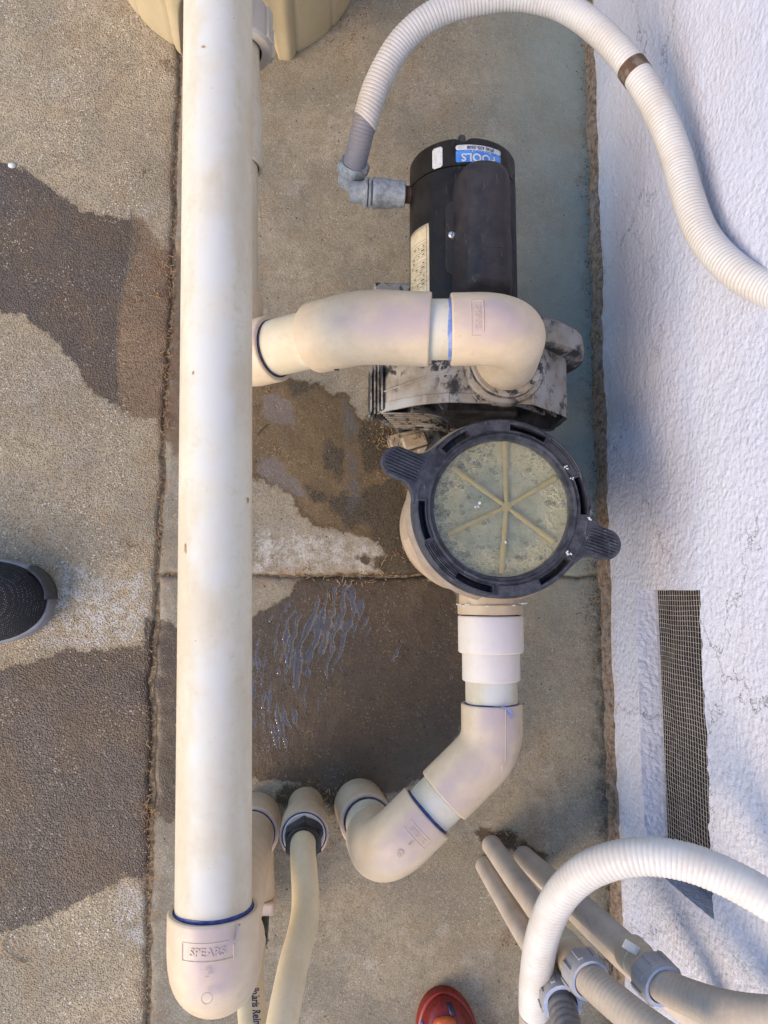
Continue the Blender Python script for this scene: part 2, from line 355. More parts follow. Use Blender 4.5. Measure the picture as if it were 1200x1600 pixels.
def slab_grid(name, xf0, xf1, y0, y1, nx, ny, mat, parent, depth=.05, rough_edges=(1, 1, 1, 1), wavy=False):
    ys = np.linspace(y0, y1, ny); us = np.linspace(0, 1, nx)
    Yg, Ug = np.meshgrid(ys, us, indexing='ij')
    xa = xf0(Yg); xb = xf1(Yg); X = xa+(xb-xa)*Ug
    Y0 = Yg
    # distance to each edge and a broken, worn arris
    dx0, dx1, dy0, dy1 = X-xa, xb-X, Yg-y0, y1-Yg
    d = np.full(X.shape, 1.0)
    for q, on in zip((dx0, dx1, dy0, dy1), rough_edges):
        if on: d = np.minimum(d, q)
    if wavy: Yg = Yg + ((fbm(X, X*0+5.1, 38, 4)-.45)*.010 + (vnoise(X, X*0, 240, 8)-.5)*.0014)*np.exp(-np.abs(Yg-YJ)/.03)
    chip = fbm(X, Yg, 55, 3)-.30
    Z = -.008*np.exp(-d/.0022) - .010*np.clip(chip, 0, 1)*np.exp(-d/.010) + (fbm(X, Yg, 30, 9)-.45)*.0012 + (vnoise(X, Yg, 190, 5)-.5)*.0005
    V = np.stack([X, Yg, Z], -1).reshape(-1, 3).tolist()
    I = np.arange(ny*nx).reshape(ny, nx)
    F = np.stack([I[:-1, :-1], I[:-1, 1:], I[1:, 1:], I[1:, :-1]], -1).reshape(-1, 4).tolist()
    edge = list(I[0, :])+list(I[1:, -1])+list(I[-1, :-1][::-1])+list(I[1:-1, 0][::-1])
    o_ = len(V); V += [[V[i][0], V[i][1], -depth] for i in edge]
    for k in range(len(edge)):
        k2 = (k+1) % len(edge); F.append([edge[k2], edge[k], o_+k, o_+k2])
    ob = mesh_obj(name, V, F, mat, parent, angle=60); me = ob.data
    n = len(V); x = np.array([v[0] for v in V]); y = np.array([v[1] for v in V])
    def put(nm, val):
        at_ = me.attributes.new(nm, 'FLOAT', 'POINT'); at_.data.foreach_set('value', val.astype(np.float32))
    def mx(polys): return np.max([sdf(q, x, y) for q in polys], 0)
    put('wet', np.clip(mx(wetp), -.05, .05)); put('damp', np.clip(mx(dampp), -.05, .05)); put('moss', np.clip(mx(mossp), -.05, .05))
    put('film_sheen', np.clip(mx(sheenp), -.05, .05)); put('pale', np.clip(mx(palep), -.05, .05)); put('grime', np.clip(mx(grimp), -.05, .05))
    put('wall', np.clip(interp_line(WALLB, y)-x, 0, 1)); put('jt', np.clip(np.minimum(np.abs(x-interp_line(JOINT, y)), np.where(x > interp_line(JOINT, y), np.abs(y-YJ), 1)), 0, .2))
    return ob

def concrete(name, agg, c1, c2):
    s = NT(name)
    warp = s.math('MULTIPLY', s.math('SUBTRACT', s.noise(70, 6, .62), .5), .026)
    warpb = s.math('MULTIPLY', s.math('SUBTRACT', s.noise(35, 7, .7), .5), .06)
    wet = s.ramp(s.math('ADD', s.attr('wet'), warp), -.0012, .0016)
    rim = s.ramp(s.math('ABSOLUTE', s.math('ADD', s.math('ADD', s.attr('wet'), warp), -.003)), .0, .010, 1, 0)
    damp = s.ramp(s.math('ADD', s.attr('damp'), warp), -.020, -.008)
    wsoft = s.ramp(s.math('ADD', s.attr('wet'), s.math('MULTIPLY', warp, .7)), -.004, .020)
    mw = s.N.new('ShaderNodeMix'); s.set(mw.inputs[0], s.ramp(s.attr('damp'), -.012, .004)); s.set(mw.inputs[2], wet); s.set(mw.inputs[3], wsoft); wet = mw.outputs[0]
    moss = s.ramp(s.math('ADD', s.attr('moss'), warpb), -.003, .006)
    grime = s.ramp(s.math('ADD', s.attr('grime'), warpb), -.006, .008)
    film_sheen = s.ramp(s.math('ADD', s.attr('film_sheen'), s.math('MULTIPLY', warpb, .7)), -.001, .003)
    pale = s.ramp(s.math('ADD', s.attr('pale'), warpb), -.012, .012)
    wl = s.attr('wall')
    # cement with tonal drift
    c = s.mix(s.ramp(s.noise(6, 5, .6), .38, .62), c1, tuple(x*.86 for x in c2))
    c = s.mix(s.ramp(s.noise(11, 6, .68, .6), .54, .66, 0, .30), c, (.48, .45, .40))
    c = s.mix(s.ramp(s.noise(45, 6, .7), .42, .68, 0, .6), c, tuple(x*.58 for x in c1))
    c = s.mix(s.ramp(s.noise(17, 6, .72), .50, .66, 0, .5), c, tuple(x*q for x, q in zip(c1, (.78, .66, .52))))
    c = s.mix(s.ramp(s.noise(700, 3, .6), .50, .66, 0, .55), c, tuple(x*.45 for x in c1))
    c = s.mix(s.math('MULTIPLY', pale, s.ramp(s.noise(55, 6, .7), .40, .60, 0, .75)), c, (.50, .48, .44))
    # stones in the mix
    v1c = s.vor(380 if agg else 520, 'F1', 1); v1 = s.vor(380 if agg else 520)
    grey = s.N.new("ShaderNodeRGBToBW"); s.set(grey.inputs[0], v1c); gr = grey.outputs[0]
    stonec = s.mix(s.ramp(gr, .25, .75), (.17, .14, .11), (.55, .46, .32))
    stonec = s.mix(s.ramp(s.sep(v1c, 0), .75, .8, 0, .6), stonec, (.45, .27, .12))
    stonem = s.math('MULTIPLY', s.ramp(v1, .30, .50, .62 if agg else .34, 0), s.ramp(s.attr('jt'), .015, .055, .25, 1) if agg else 1.0)
    c = s.mix(stonem, c, stonec)
    v2c = s.vor(620, 'F1', 1); sel = s.ramp(s.sep(v2c, 1), .70, .80, 0, 1)
    c = s.mix(s.math('MULTIPLY', sel, .55 if agg else .42), c, s.mix(s.sep(v2c, 0), (.05, .045, .04), (.22, .17, .12)))
    br = s.math('MULTIPLY', s.ramp(s.sep(v2c, 2), .955, .975, 0, .75 if agg else .25), s.ramp(s.noise(14, 3, .6), .40, .62))
    c = s.mix(br, c, (.78, .74, .64))
    # larger odd pebbles, pores
    v3 = s.vor(48); v3c = s.vor(48, 'F1', 1)
    peb = s.math('MULTIPLY', s.ramp(v3, .06, .13, 1, 0), s.ramp(s.sep(v3c, 0), .55, .6, 0, .8 if agg else .0))
    c = s.mix(peb, c, s.mix(s.sep(v3c, 1), (.12, .12, .13), (.40, .33, .24)))
    pore = s.math('MULTIPLY', s.ramp(s.vor(75), .04, .13, 1, 0), s.ramp(s.sep(s.vor(75, 'F1', 1), 0), .62, .66, 0, 0 if agg else .9))
    c = s.mix(pore, c, (.035, .03, .025))
    # grime along wall foot and joints
    wg = s.ramp(s.math('ADD', wl, s.math('MULTIPLY', s.math('SUBTRACT', s.noise(60, 7, .72), .5), .09)), -.004, .030, 1, 0)
    c = s.mix(s.math('MULTIPLY', wg, s.ramp(s.noise(190, 5, .72), .36, .54, .45, 1.0)), c, (.035, .030, .024))
    brown = s.math('MULTIPLY', s.ramp(s.attr('jt'), .0, .035, 1, 0), s.ramp(s.noise(28, 5, .6), .45, .62, 0, .55))
    c = s.mix(brown, c, (.23, .145, .08))
    if not agg:
        al_cast = s.math('MULTIPLY', s.ramp(wl, .03, .26, .75, 0), s.ramp(s.noise(9, 4, .6), .25, .6, .4, 1))
        al_cast = s.math('MULTIPLY', al_cast, s.ramp(s.sep(s.N.new("ShaderNodeNewGeometry").outputs["Position"], 1), YJ-.10, YJ+.04, .18, 1))
        c = s.mix(al_cast, c, (.24, .285, .255))                     # algae plus the teal cast of the light there, both put into the colour
    # wetness: darker and richer, with a tide line
    wc = s.mix(1.0, c, (.27, .22, .175) if not agg else (.26, .225, .225), 'MULTIPLY')
    wc = s.mix(s.ramp(s.noise(12, 4, .6), .42, .62, 0, .5), wc, s.mix(1.0, c, (.42, .32, .20), 'MULTIPLY'))
    c = s.mix(s.math('MULTIPLY', rim, .45), c, s.mix(1.0, c, (.42, .36, .25), 'MULTIPLY'))
    c = s.mix(s.math('MULTIPLY', damp, s.math('SUBTRACT', 1.0, wet)), c, s.mix(1.0, c, (.60, .50, .46), 'MULTIPLY'))
    if not agg:
        yb = s.sep(s.N.new("ShaderNodeNewGeometry").outputs["Position"], 1)
        up_ = s.ramp(yb, YJ-.002, YJ+.002)                       # the stain above the joint is a thinner, browner one
        wcb = s.mix(1.0, c, (.56, .43, .26), 'MULTIPLY')
        wc = s.mix(up_, wc, wcb)
    c = s.mix(wet, c, wc)
    c = s.mix(s.math('MULTIPLY', s.math('MULTIPLY', br, wet), .55), c, (.60, .50, .36))
    c = s.mix(s.math('MULTIPLY', moss, .95), c, s.mix(s.ramp(s.vor(380), .2, .6), (.028, .021, .010), (.075, .055, .028)))
    c = s.mix(s.math('MULTIPLY', grime, .55), c, (.09, .095, .10))
    c = s.mix(s.math('MULTIPLY', film_sheen, .35), c, (.20, .19, .20))  # pale sky reflection on the water, put into the colour
    h_ = s.math('ADD', s.math('MULTIPLY', s.ramp(v1, .2, .6, 1, 0), .8 if agg else .22), s.math('MULTIPLY', s.noise(220, 6, .7), .9))
    h_ = s.math('SUBTRACT', h_, s.math('MULTIPLY', pore, 1.6))
    h_ = s.math('ADD', h_, s.math('MULTIPLY', s.noise(28, 4), 1.2))
    n = s.bump(h_, .85 if agg else .6, .0014)
    rg = s.ramp(s.noise(90, 4), .3, .7, .78, .95)
    wetr = s.ramp(s.noise(60, 5, .7), .3, .7, .22, .50)
    mn = s.N.new("ShaderNodeMix"); s.set(mn.inputs[0], wet); s.set(mn.inputs[2], rg); s.set(mn.inputs[3], wetr)
    mn2 = s.N.new("ShaderNodeMix"); s.set(mn2.inputs[0], film_sheen); s.set(mn2.inputs[2], mn.outputs[0]); mn2.inputs[3].default_value = .08
    return s.fin(c, mn2.outputs[0], n)
M['slabA'] = concrete('exposed aggregate concrete', True, (.46, .365, .23), (.37, .31, .21))
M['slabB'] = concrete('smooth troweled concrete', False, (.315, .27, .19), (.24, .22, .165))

s = NT('bare soil and concrete beyond')
M['soil'] = s.fin(s.mix(s.noise(8, 8, .7), (.20, .165, .12), (.32, .28, .22)), .95, s.bump(s.noise(60, 8, .7), .8, .01))
V, F = box((0, 0, -.07), (60, 60, .02)); g_ = mesh_obj('ground', V, F, M['soil'], smooth=False); g_['kind'] = 'structure'
pav = bpy.data.objects.new('pavement', None); COL.objects.link(pav); pav['kind'] = 'structure'
J = lambda off: (lambda Y: interp_line(JOINT, Y) + (fbm(Y, Y*0+2.2, 45, 4)-.45)*.007 + off)
gw = .0018
slab_grid('concrete_slab', lambda Y: J(0)(Y)-.55, J(-gw/2), -.80, 1.02, 150, 480, M['slabA'], pav, rough_edges=(0, 1, 0, 0))
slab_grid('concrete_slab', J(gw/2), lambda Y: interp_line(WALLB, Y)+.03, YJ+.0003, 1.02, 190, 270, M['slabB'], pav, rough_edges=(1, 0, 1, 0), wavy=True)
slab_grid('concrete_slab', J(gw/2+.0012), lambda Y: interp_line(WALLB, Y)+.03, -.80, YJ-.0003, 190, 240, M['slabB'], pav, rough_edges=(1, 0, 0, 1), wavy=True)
s = NT('soil packed in the joints')
M['jointsoil'] = s.fin(s.mix(s.ramp(s.noise(160, 5, .7), .4, .62), (.13, .095, .06), (.32, .24, .15)), .95, s.bump(s.noise(300, 5, .7), .8, .003))
g = G(); ysj = np.arange(-.8, 1.02, .004); xj = interp_line(JOINT, ysj); V = []
for x_, y_ in zip(xj, ysj): V += [(x_-.016, y_, -.0062+.002*mnoise.noise(Vector((y_*90, 0, 1)))), (x_+.016, y_, -.0062+.002*mnoise.noise(Vector((y_*90, 0, 4))))]
g.add(V, [(2*i, 2*i+1, 2*i+3, 2*i+2) for i in range(len(ysj)-1)])
xs_ = np.arange(float(interp_line(JOINT, YJ))+.017, .46, .004); V = []
for x_ in xs_: V += [(x_, YJ-.012, -.0068), (x_, YJ+.012, -.0068)]
g.add(V, [(2*i, 2*i+2, 2*i+3, 2*i+1) for i in range(len(xs_)-1)])
g.obj('joint_soil', M['jointsoil'], pav, angle=80)
# the paving goes on outside the picture
for nm, x0, x1, y0, y1, mt in (('concrete_slab', -4, None, -.80, 1.02, 'slabA'), ('concrete_slab', -4, .45, 1.024, 4, 'slabB'), ('concrete_slab', -4, .47, -4, -.804, 'slabB')):
    if x1 is None:
        f1 = lambda Y: J(0)(Y)-.553
    else: f1 = (lambda v: (lambda Y: Y*0+v))(x1)
    slab_grid(nm, lambda Y: Y*0-4, f1, y0, y1, 24, 40, M[mt], pav, rough_edges=(0, 0, 0, 0))

# ---- water lying on the lower slab
PUD = wp([(375, 985), (420, 968), (465, 935), (520, 912), (600, 910), (690, 915), (712, 960), (705, 1010), (640, 1030), (590, 1075), (545, 1080), (505, 1110), (480, 1165), (440, 1178), (400, 1172), (340, 1180), (310, 1150), (310, 1040)])
x = np.arange(-.20, .22, .0013); y = np.arange(-.28, .03, .0013); X, Y = np.meshgrid(x, y)
d = sdf(PUD, X, Y) + (fbm(X, Y, 60, 12)-.44)*.035
c0 = P(745, 1075); dist = np.hypot(X-c0.x, (Y-c0.y)*.85) + (fbm(X, Y, 22, 31)-.45)*.030
src = P(520, 905); amp = np.exp(-((X-P(470, 0).x)/.17)**2)
calm = 1/(1+np.exp((Y-P(440, 1085).y)/-.012))
rip = np.sin(dist*2*PI/.0125 + 2.4*fbm(X, Y, 30, 51))*.00011 + np.sin(dist*2*PI/.0071+3)*.000030
patch = np.clip((fbm(X, Y, 34, 77)-.38)*8, .05, 1.5)
ph = dist*2*PI/.0125 + 2.4*fbm(X, Y, 30, 51)
left = 1/(1+np.exp((X-P(430, 1050).x)/.022)); low_ = 1/(1+np.exp((Y-P(440, 1075).y)/.010))
field = np.sin(ph)*.55 + (fbm(X, Y*.55, 34, 77)-.46)*5.0 + (fbm(X, Y, 90, 71)-.44)*1.6 + left*.35 + low_*left*.9 - .55 - .9*np.clip((X-P(560, 0).x)/.12, 0, 1)
d = np.minimum(d, field*.0016)
Z = .0016 + rip*amp*calm*patch + (fbm(X, Y, 45, 3)-.5)*.00035
Z = Z - .0010*np.exp(-np.clip(d, 0, 1)/.0006)
ok = d > 0; idx = -np.ones(X.shape, int); idx[ok] = np.arange(ok.sum())
V = np.stack([X[ok], Y[ok], Z[ok]], -1).tolist()
a_, b_, c_, e_ = idx[:-1, :-1], idx[:-1, 1:], idx[1:, 1:], idx[1:, :-1]; k = (a_ >= 0) & (b_ >= 0) & (c_ >= 0) & (e_ >= 0)
F = np.stack([a_[k], b_[k], c_[k], e_[k]], -1).tolist()
s = NT('thin clear water'); lw = s.N.new("ShaderNodeLayerWeight"); lw.inputs[0].default_value = .5
gl = s.N.new("ShaderNodeBsdfGlossy"); gl.inputs["Roughness"].default_value = .03
tr = s.N.new("ShaderNodeBsdfTransparent"); tr.inputs[0].default_value = (.97, .95, .92, 1)
mx_ = s.N.new("ShaderNodeMixShader"); s.set(mx_.inputs[0], s.math('MULTIPLY_ADD', s.math('POWER', lw.outputs[1], 3.0), .6, .13)); s.set(mx_.inputs[1], tr.outputs[0]); s.set(mx_.inputs[2], gl.outputs[0])
s.set(s.out.inputs[0], mx_.outputs[0])
pud = mesh_obj('water', V, F, s.m, angle=180); pud['kind'] = 'structure'

# ================================================================== HOUSE WALL
s = NT('white stucco')
n1 = s.noise(210, 4, .6, .1); n2 = s.vor(150, 'SMOOTH_F1')
c = s.mix(s.ramp(s.noise(7, 4, .6), .4, .7, 0, .55), (.54, .565, .67), (.50, .515, .60))
c = s.mix(s.ramp(s.noise(160, 5, .7), .56, .68, 0, .35), c, (.36, .29, .23))
zz = s.sep(s.N.new("ShaderNodeNewGeometry").outputs["Position"], 2)
c = s.mix(s.math('MULTIPLY', s.ramp(zz, .035, .07, .5, 0), s.ramp(s.noise(60, 5, .7), .4, .62)), c, (.42, .31, .21))
ck = s.ramp(s.vor(3.2, 'DISTANCE_TO_EDGE', vec=s.mix(.09, s.tc, s.noise(22, 5, .7, color=True))), .0, .0035, 1, 0)
ck = s.math('MULTIPLY', ck, s.ramp(s.noise(4, 2), .45, .55))
c = s.mix(s.math('MULTIPLY', ck, .75), c, (.14, .11, .09))
hh = s.math('ADD', s.math('MULTIPLY', n1, 1.0), s.math('MULTIPLY', n2, -.9)); hh = s.math('SUBTRACT', hh, s.math('MULTIPLY', ck, .5))
M['stucco'] = s.fin(c, .88, s.bump(hh, .7, .0034))
s = NT('rough footing'); v = s.noise(130, 7, .72)
c = s.mix(s.ramp(v, .35, .65), (.075, .055, .04), (.30, .22, .155)); c = s.mix(s.ramp(s.noise(40, 4), .5, .65, 0, .6), c, (.24, .22, .21))
M['footing'] = s.fin(c, .95, s.bump(v, .9, .004))
s = NT('painted dark behind the vent'); M['painted_dark'] = s.fin((.006, .006, .0065), .9)
M['wire'] = simple('galvanised mesh wire', (.52, .50, .48), (.36, .34, .32), 90, .5, .3)

WX = lambda Y: interp_line(WALLB, Y)
wall = thing('house_wall', 'white stucco house wall with a screened crawl space vent, right side of the picture', 'wall', (P(930, 600).x, P(930, 600).y, 0))
VZ0, VZ1 = .128, .305
vy1 = P(1098, 922, .285).y; vy0 = P(1120, 1425, .285).y
def wall_grid():
    ys = np.unique(np.r_[np.linspace(-1.9, -.75, 24), np.arange(-.75, 1.0, .0036), np.linspace(1.0, 2.6, 30), vy0, vy1])
    zs = np.unique(np.r_[.036, np.arange(.04, .62, .0036), VZ0, VZ1, np.linspace(.62, 2.45, 30)])
    Yg, Zg = np.meshgrid(ys, zs, indexing='ij')
    lump = (vnoise(Yg, Zg, 130, 1)-.5)*.0011 + (fbm(Yg, Zg, 40, 8)-.45)*.0012 + (vnoise(Yg, Zg, 8, 2)-.5)*.005
    edge = np.where(Zg < .045, (vnoise(Yg, Zg*0, 60, 6)-.5)*.010, 0)
    # broken upper lip of the vent opening
    jag = np.where(np.abs(Zg-VZ1) < 1e-6, (vnoise(Yg, Zg*0, 45, 26)-.5)*.010 + (vnoise(Yg, Zg*0, 160, 29)-.5)*.005, 0)
    X = WX(Yg)-lump; Z = Zg+edge+jag
    iny = (ys[:-1] >= vy0-1e-6) & (ys[1:] <= vy1+1e-6); inz = (zs[:-1] >= VZ0-1e-6) & (zs[1:] <= VZ1+1e-6)
    hole = iny[:, None] & inz[None, :]
    I = np.arange(X.size).reshape(X.shape)
    F = np.stack([I[:-1, :-1], I[:-1, 1:], I[1:, 1:], I[1:, :-1]], -1)[~hole].tolist()
    V = np.stack([X, Yg, Z], -1).reshape(-1, 3).tolist()
    # reveals of the opening
    ky = [i for i, v_ in enumerate(ys) if vy0-1e-6 <= v_ <= vy1+1e-6]; kz = [i for i, v_ in enumerate(zs) if VZ0-1e-6 <= v_ <= VZ1+1e-6]
    loop = [I[i, kz[0]] for i in ky]+[I[ky[-1], j] for j in kz[1:]]+[I[i, kz[-1]] for i in ky[::-1][1:]]+[I[ky[0], j] for j in kz[::-1][1:-1]]
    prev = loop
    for dd in (.006, .014, .022, .045):
        cur = []
        for i in loop:
            v_ = V[i]; q = list(v_); q[0] += dd + (mnoise.noise(Vector((v_[1]*90, v_[2]*90, dd*50))))*.0012; q[2] += mnoise.noise(Vector((v_[1]*70, dd*90, v_[2]*30)))*.0016 + (.003*dd/.02 if abs(v_[2]-VZ0) < 1e-4 else 0)
            V.append(q); cur.append(len(V)-1)
        for k in range(len(loop)):
            k2 = (k+1) % len(loop); F.append([prev[k], prev[k2], cur[k2], cur[k]])
        prev = cur
    return mesh_obj('stucco', V, F, M['stucco'], wall, angle=70)
wall_grid()
g = G(); ys = np.arange(-1.9, 2.6, .008); prof = [(.06, -.05), (-.004, -.05), (-.004, -.001), (-.0035, .012), (-.002, .026), (.001, .036), (.008, .042)]
V = []; n = len(prof)
for y_ in ys:
    x_ = float(WX(y_))
    for j, (dx, z_) in enumerate(prof):
        j_ = .004*mnoise.noise(Vector((y_*70, z_*70, 2))) + .006*mnoise.noise(Vector((y_*14, z_*20, 7)))
        V.append((x_+dx+(j_ if j in (2, 3, 4) else j_*.3), y_, z_ + (.004*mnoise.noise(Vector((y_*40, 1, 3))) if j > 3 else 0)))
F = [(i*n+j, i*n+j+1, (i+1)*n+j+1, (i+1)*n+j) for i in range(len(ys)-1) for j in range(n-1)]
mesh_obj('footing', V, F, M['footing'], wall, angle=60)
V, F = box((.47, (vy0+vy1)/2, (VZ0+VZ1)/2), (.02, vy1-vy0+.06, .24)); V = [Vector((float(WX(v[1]))+.052+(v[0]-.47), v[1], v[2])) for v in V]  # black box stands in for the darkness behind the mesh
mesh_obj('vent_dark_box', V, F, M['painted_dark'], wall, smooth=False)
V, F = box((0, (vy0+vy1)/2, VZ0+.004), (.030, vy1-vy0+.02, .010)); V = [Vector((float(WX(v[1]))+.0435+v[0], v[1], v[2])) for v in V]  # black plate over the inner sill, in place of shade
mesh_obj('vent_dark_plate', V, F, M['painted_dark'], wall, smooth=False)
# hardware cloth
g = G()
def wirept(y_, z_):
    w_ = mnoise.noise(Vector((y_*14, z_*14, 5)))
    return Vector((float(WX(y_))+.0255+.0015*w_, y_+.0025*mnoise.noise(Vector((y_*17, z_*17, 9)))+.0008*mnoise.noise(Vector((y_*200, z_*200, 9))), z_+.002*mnoise.noise(Vector((y_*19, z_*19, 1)))+.0008*mnoise.noise(Vector((y_*200, z_*200, 4)))))
def wire(ptl, r):
    L = []
    for i, p in enumerate(ptl):
        t = (ptl[min(i+1, len(ptl)-1)]-ptl[max(i-1, 0)]).normalized(); L.append((p, t, r))
    g.add(*rings(L, 4))
st = .00635
for y_ in np.arange(vy0-.004, vy1+.004, st): wire([wirept(y_, z_) for z_ in np.arange(VZ0-.004, VZ1+.01, st)], .00028)
for z_ in np.arange(VZ0-.002, VZ1+.008, st): wire([wirept(y_, z_)+Vector((-.0008, 0, 0)) for y_ in np.arange(vy0-.004, vy1+.004, st)], .00028)
o = g.obj('wire_mesh', M['wire'], wall); o['kind'] = 'stuff'
# added roof overhang, out of view, to shape sky light and the puddle's reflection
g = G(); g.add(*box((.72, .35, 2.50), (.58, 4.6, .04))); g.add(*box((.415, .35, 2.53), (.03, 4.6, .14)))
g.obj('added_eave', M['added_soffit'], wall, smooth=False)

# ================================================================== POOL PUMP
pump = thing('pool_pump', 'black dust covered pool pump with round strainer lid, standing on the concrete', 'pump', P(760, 640))
LZ = .318
lc = P(787, 793, LZ); LR = 145*(H-LZ)/1200
# --- strainer pot
ax = Vector((lc.x, lc.y, 0))
prof = [(.02, .012), (.070, .012), (.084, .020), (.088, .05), (.090, .10), (.092, .15), (.095, .20), (.097, .245), (.0975, .262), (.104, .266), (.105, .280), (.098, .284), (.094, .290), (.093, .300)]
def lathe(prof, o, axis=Vector((0, 0, 1)), seg=96, u=None):
    axis = Vector(axis).normalized()
    if u is None: u, v = perp(axis)
    else: v = axis.cross(u)
    V = []; F = []
    for r, h_ in prof:
        for i in range(seg):
            an = 2*PI*i/seg; V.append(Vector(o)+axis*h_+(u*math.cos(an)+v*math.sin(an))*r)
    for k in range(len(prof)-1):
        for i in range(seg): j = (i+1) % seg; F.append((k*seg+i, k*seg+j, (k+1)*seg+j, (k+1)*seg+i))
    return V, F
V, F = lathe(prof, ax); mesh_obj('strainer_pot', V, F, M['pot'], pump, angle=30)
# grip ridges on the pot's shoulder
for k in range(11):
    z_ = .13+k*.0095; r = .0937+.004*(k/10); g = G(); L = []
    a0, a1 = math.radians(196), math.radians(247)
    for i in range(15):
        an = a0+(a1-a0)*i/14; e_ = Vector((math.cos(an), math.sin(an), 0)); t = Vector((-math.sin(an), math.cos(an), 0)); L.append((ax+e_*r+Vector((0, 0, z_)), t, .0020))
    g.add(*rings(L, 6, True, True)); g.obj('ridge', M['pot'], pump)
# --- lid ring as a polar relief
slots = [123, 71, 9, -51, -112, -171]; grips = [40, -140]
def lid_ring():
    nt = 720; rr = np.r_[.0765, .0772, np.arange(.078, LR-.0011, .00085), LR-.0012, LR-.0005, LR, LR]
    k = LR/.1003; th = np.linspace(0, 2*PI, nt, endpoint=False); T, R = np.meshgrid(th, rr, indexing='ij'); rn = R/k
    Z = np.full(R.shape, LZ-.002)
    Z = np.where(rn < .0805, LZ-.0035, Z); Z = np.where(rn < .0775, LZ-.006, Z)
    Z = Z + .0025*np.exp(-((rn-.0825)/.0012)**2) + .0012*np.exp(-((rn-.0965)/.0015)**2)
    Z = Z + np.where(rn > .0975, -(rn-.0975)*1.2, 0)
    deg = np.degrees(T)
    for a_ in slots:
        dd = np.abs((deg-a_+180) % 360-180); m_ = (dd < 13.5) & (rn > .0872) & (rn < .0945); m2 = (dd < 15) & (rn > .0855) & (rn < .0962)
        Z = np.where(m2, np.maximum(Z, LZ-.0005), Z); Z = np.where(m_, LZ-.020, Z)
    for a_ in grips+[100, -80]:
        dd = np.abs((deg-a_+180) % 360-180); m_ = (dd < 15) & (rn > .0855) & (rn < .0985)
        Z = np.where(m_, LZ-.0010 + .0009*np.sin(rn*2*PI/.0023) if a_ in grips else LZ+.0004, Z)
    Z[:, -1] = LZ-.030; Z[:, -2] = np.minimum(Z[:, -2], LZ-.003)
    Z[:, 0] = LZ-.014
    Z = Z+(vnoise(T*30, R*300, 1.0, 3)-.5)*.0005
    X = lc.x+R*np.cos(T); Y = lc.y+R*np.sin(T); V = np.stack([X, Y, Z], -1).reshape(-1, 3).tolist()
    I = np.arange(X.size).reshape(X.shape); In = np.roll(I, -1, 0)
    F = np.stack([I[:, :-1], I[:, 1:], In[:, 1:], In[:, :-1]], -1).reshape(-1, 4).tolist()
    return mesh_obj('lid_ring', V, F, M['lid'], pump, angle=50)
ring = lid_ring()
for a_, tip in ((157, 211), (-19, 203)):
    an = math.radians(a_); e_ = Vector((math.cos(an), math.sin(an), 0)); n_ = Vector((-math.sin(an), math.cos(an), 0)); sc = (H-LZ)/1200
    L_ = tip*sc; hw = 25*sc; poly = []
    for t in np.linspace(0, 1, 8): poly.append((LR*.93+.010*t+t*.012, -(hw+.020*(1-t)**2.2)))
    for t in np.linspace(-PI/2, PI/2, 13): poly.append((L_-hw+math.cos(t)*hw, math.sin(t)*hw))
    for t in np.linspace(1, 0, 8): poly.append((LR*.93+.010*t+t*.012, (hw+.020*(1-t)**2.2)))
    V, F = prism(poly, LZ-.016, LZ-.002, Vector((lc.x, lc.y, 0)), e_, n_); hdl = bevel(mesh_obj('handle', V, F, M['lid'], pump), .0022, 3)
    for k in range(-4, 5):
        yy = k*hw*.20; x0_ = LR*1.01; x1_ = L_-hw*.18-abs(k)*.0016*abs(k)*.35
        V, F = box(Vector((lc.x, lc.y, LZ-.0018))+e_*((x0_+x1_)/2)+n_*yy, (x1_-x0_, .0014, .0030), Matrix((e_, n_, Vector((0, 0, 1)))).transposed())
        mesh_obj('ridge', V, F, M['lid'], hdl, smooth=False)
# dark underside so slots look into the pot
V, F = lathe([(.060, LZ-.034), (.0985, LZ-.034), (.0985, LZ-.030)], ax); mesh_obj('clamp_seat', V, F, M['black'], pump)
# --- water with foam under the clear window
s = NT('cloudy strainer water')
rr = s.N.new("ShaderNodeVectorMath"); rr.operation = 'LENGTH'
mv = s.N.new("ShaderNodeVectorMath"); mv.operation = 'SUBTRACT'; s.set(mv.inputs[0], s.tc); s.set(mv.inputs[1], tuple(Vector((lc.x, lc.y, LZ-.0135))-P(760, 640)))
s.set(rr.inputs[0], mv.outputs[0]); R_ = rr.outputs[1]
edge = s.ramp(s.math('ADD', R_, s.math('MULTIPLY', s.math('SUBTRACT', s.noise(45, 5, .65), .5), .055)), .040, .070)
c = s.mix(s.ramp(s.noise(28, 5, .65), .38, .66), (.21, .25, .20), (.36, .35, .24))
c = s.mix(s.math('MULTIPLY', edge, .75), c, (.50, .44, .26))
c = s.mix(s.math('MULTIPLY', s.ramp(s.noise(200, 5, .7), .55, .68), .45), c, (.10, .10, .065))
cell = s.vor(170, 'DISTANCE_TO_EDGE', vec=s.mix(.01, s.tc, s.noise(60, 3, color=True)))
fo = s.math('MULTIPLY', s.ramp(cell, .03, .16, 1, 0), s.math('MULTIPLY', edge, s.ramp(s.noise(30, 3), .42, .55)))
c = s.mix(s.math('MULTIPLY', fo, .7), c, (.66, .60, .40))
M['foam'] = s.fin(c, .4, s.bump(s.math('ADD', fo, s.noise(90, 5, .7)), .7, .0018))
V, F = lathe([(0.0001, 0), (.02, 0), (.04, 0), (.06, 0), (.0765, 0)], Vector((lc.x, lc.y, LZ-.0135))); mesh_obj('strainer_water', V, F, M['foam'], pump)
M['spoke'] = simple('yellowed plastic rib', (.42, .33, .14), (.33, .28, .13), 70, .5, bumpk=.3)
hub = Vector((lc.x, lc.y, 0)) + (P(795, 790, LZ)-P(787, 793, LZ))
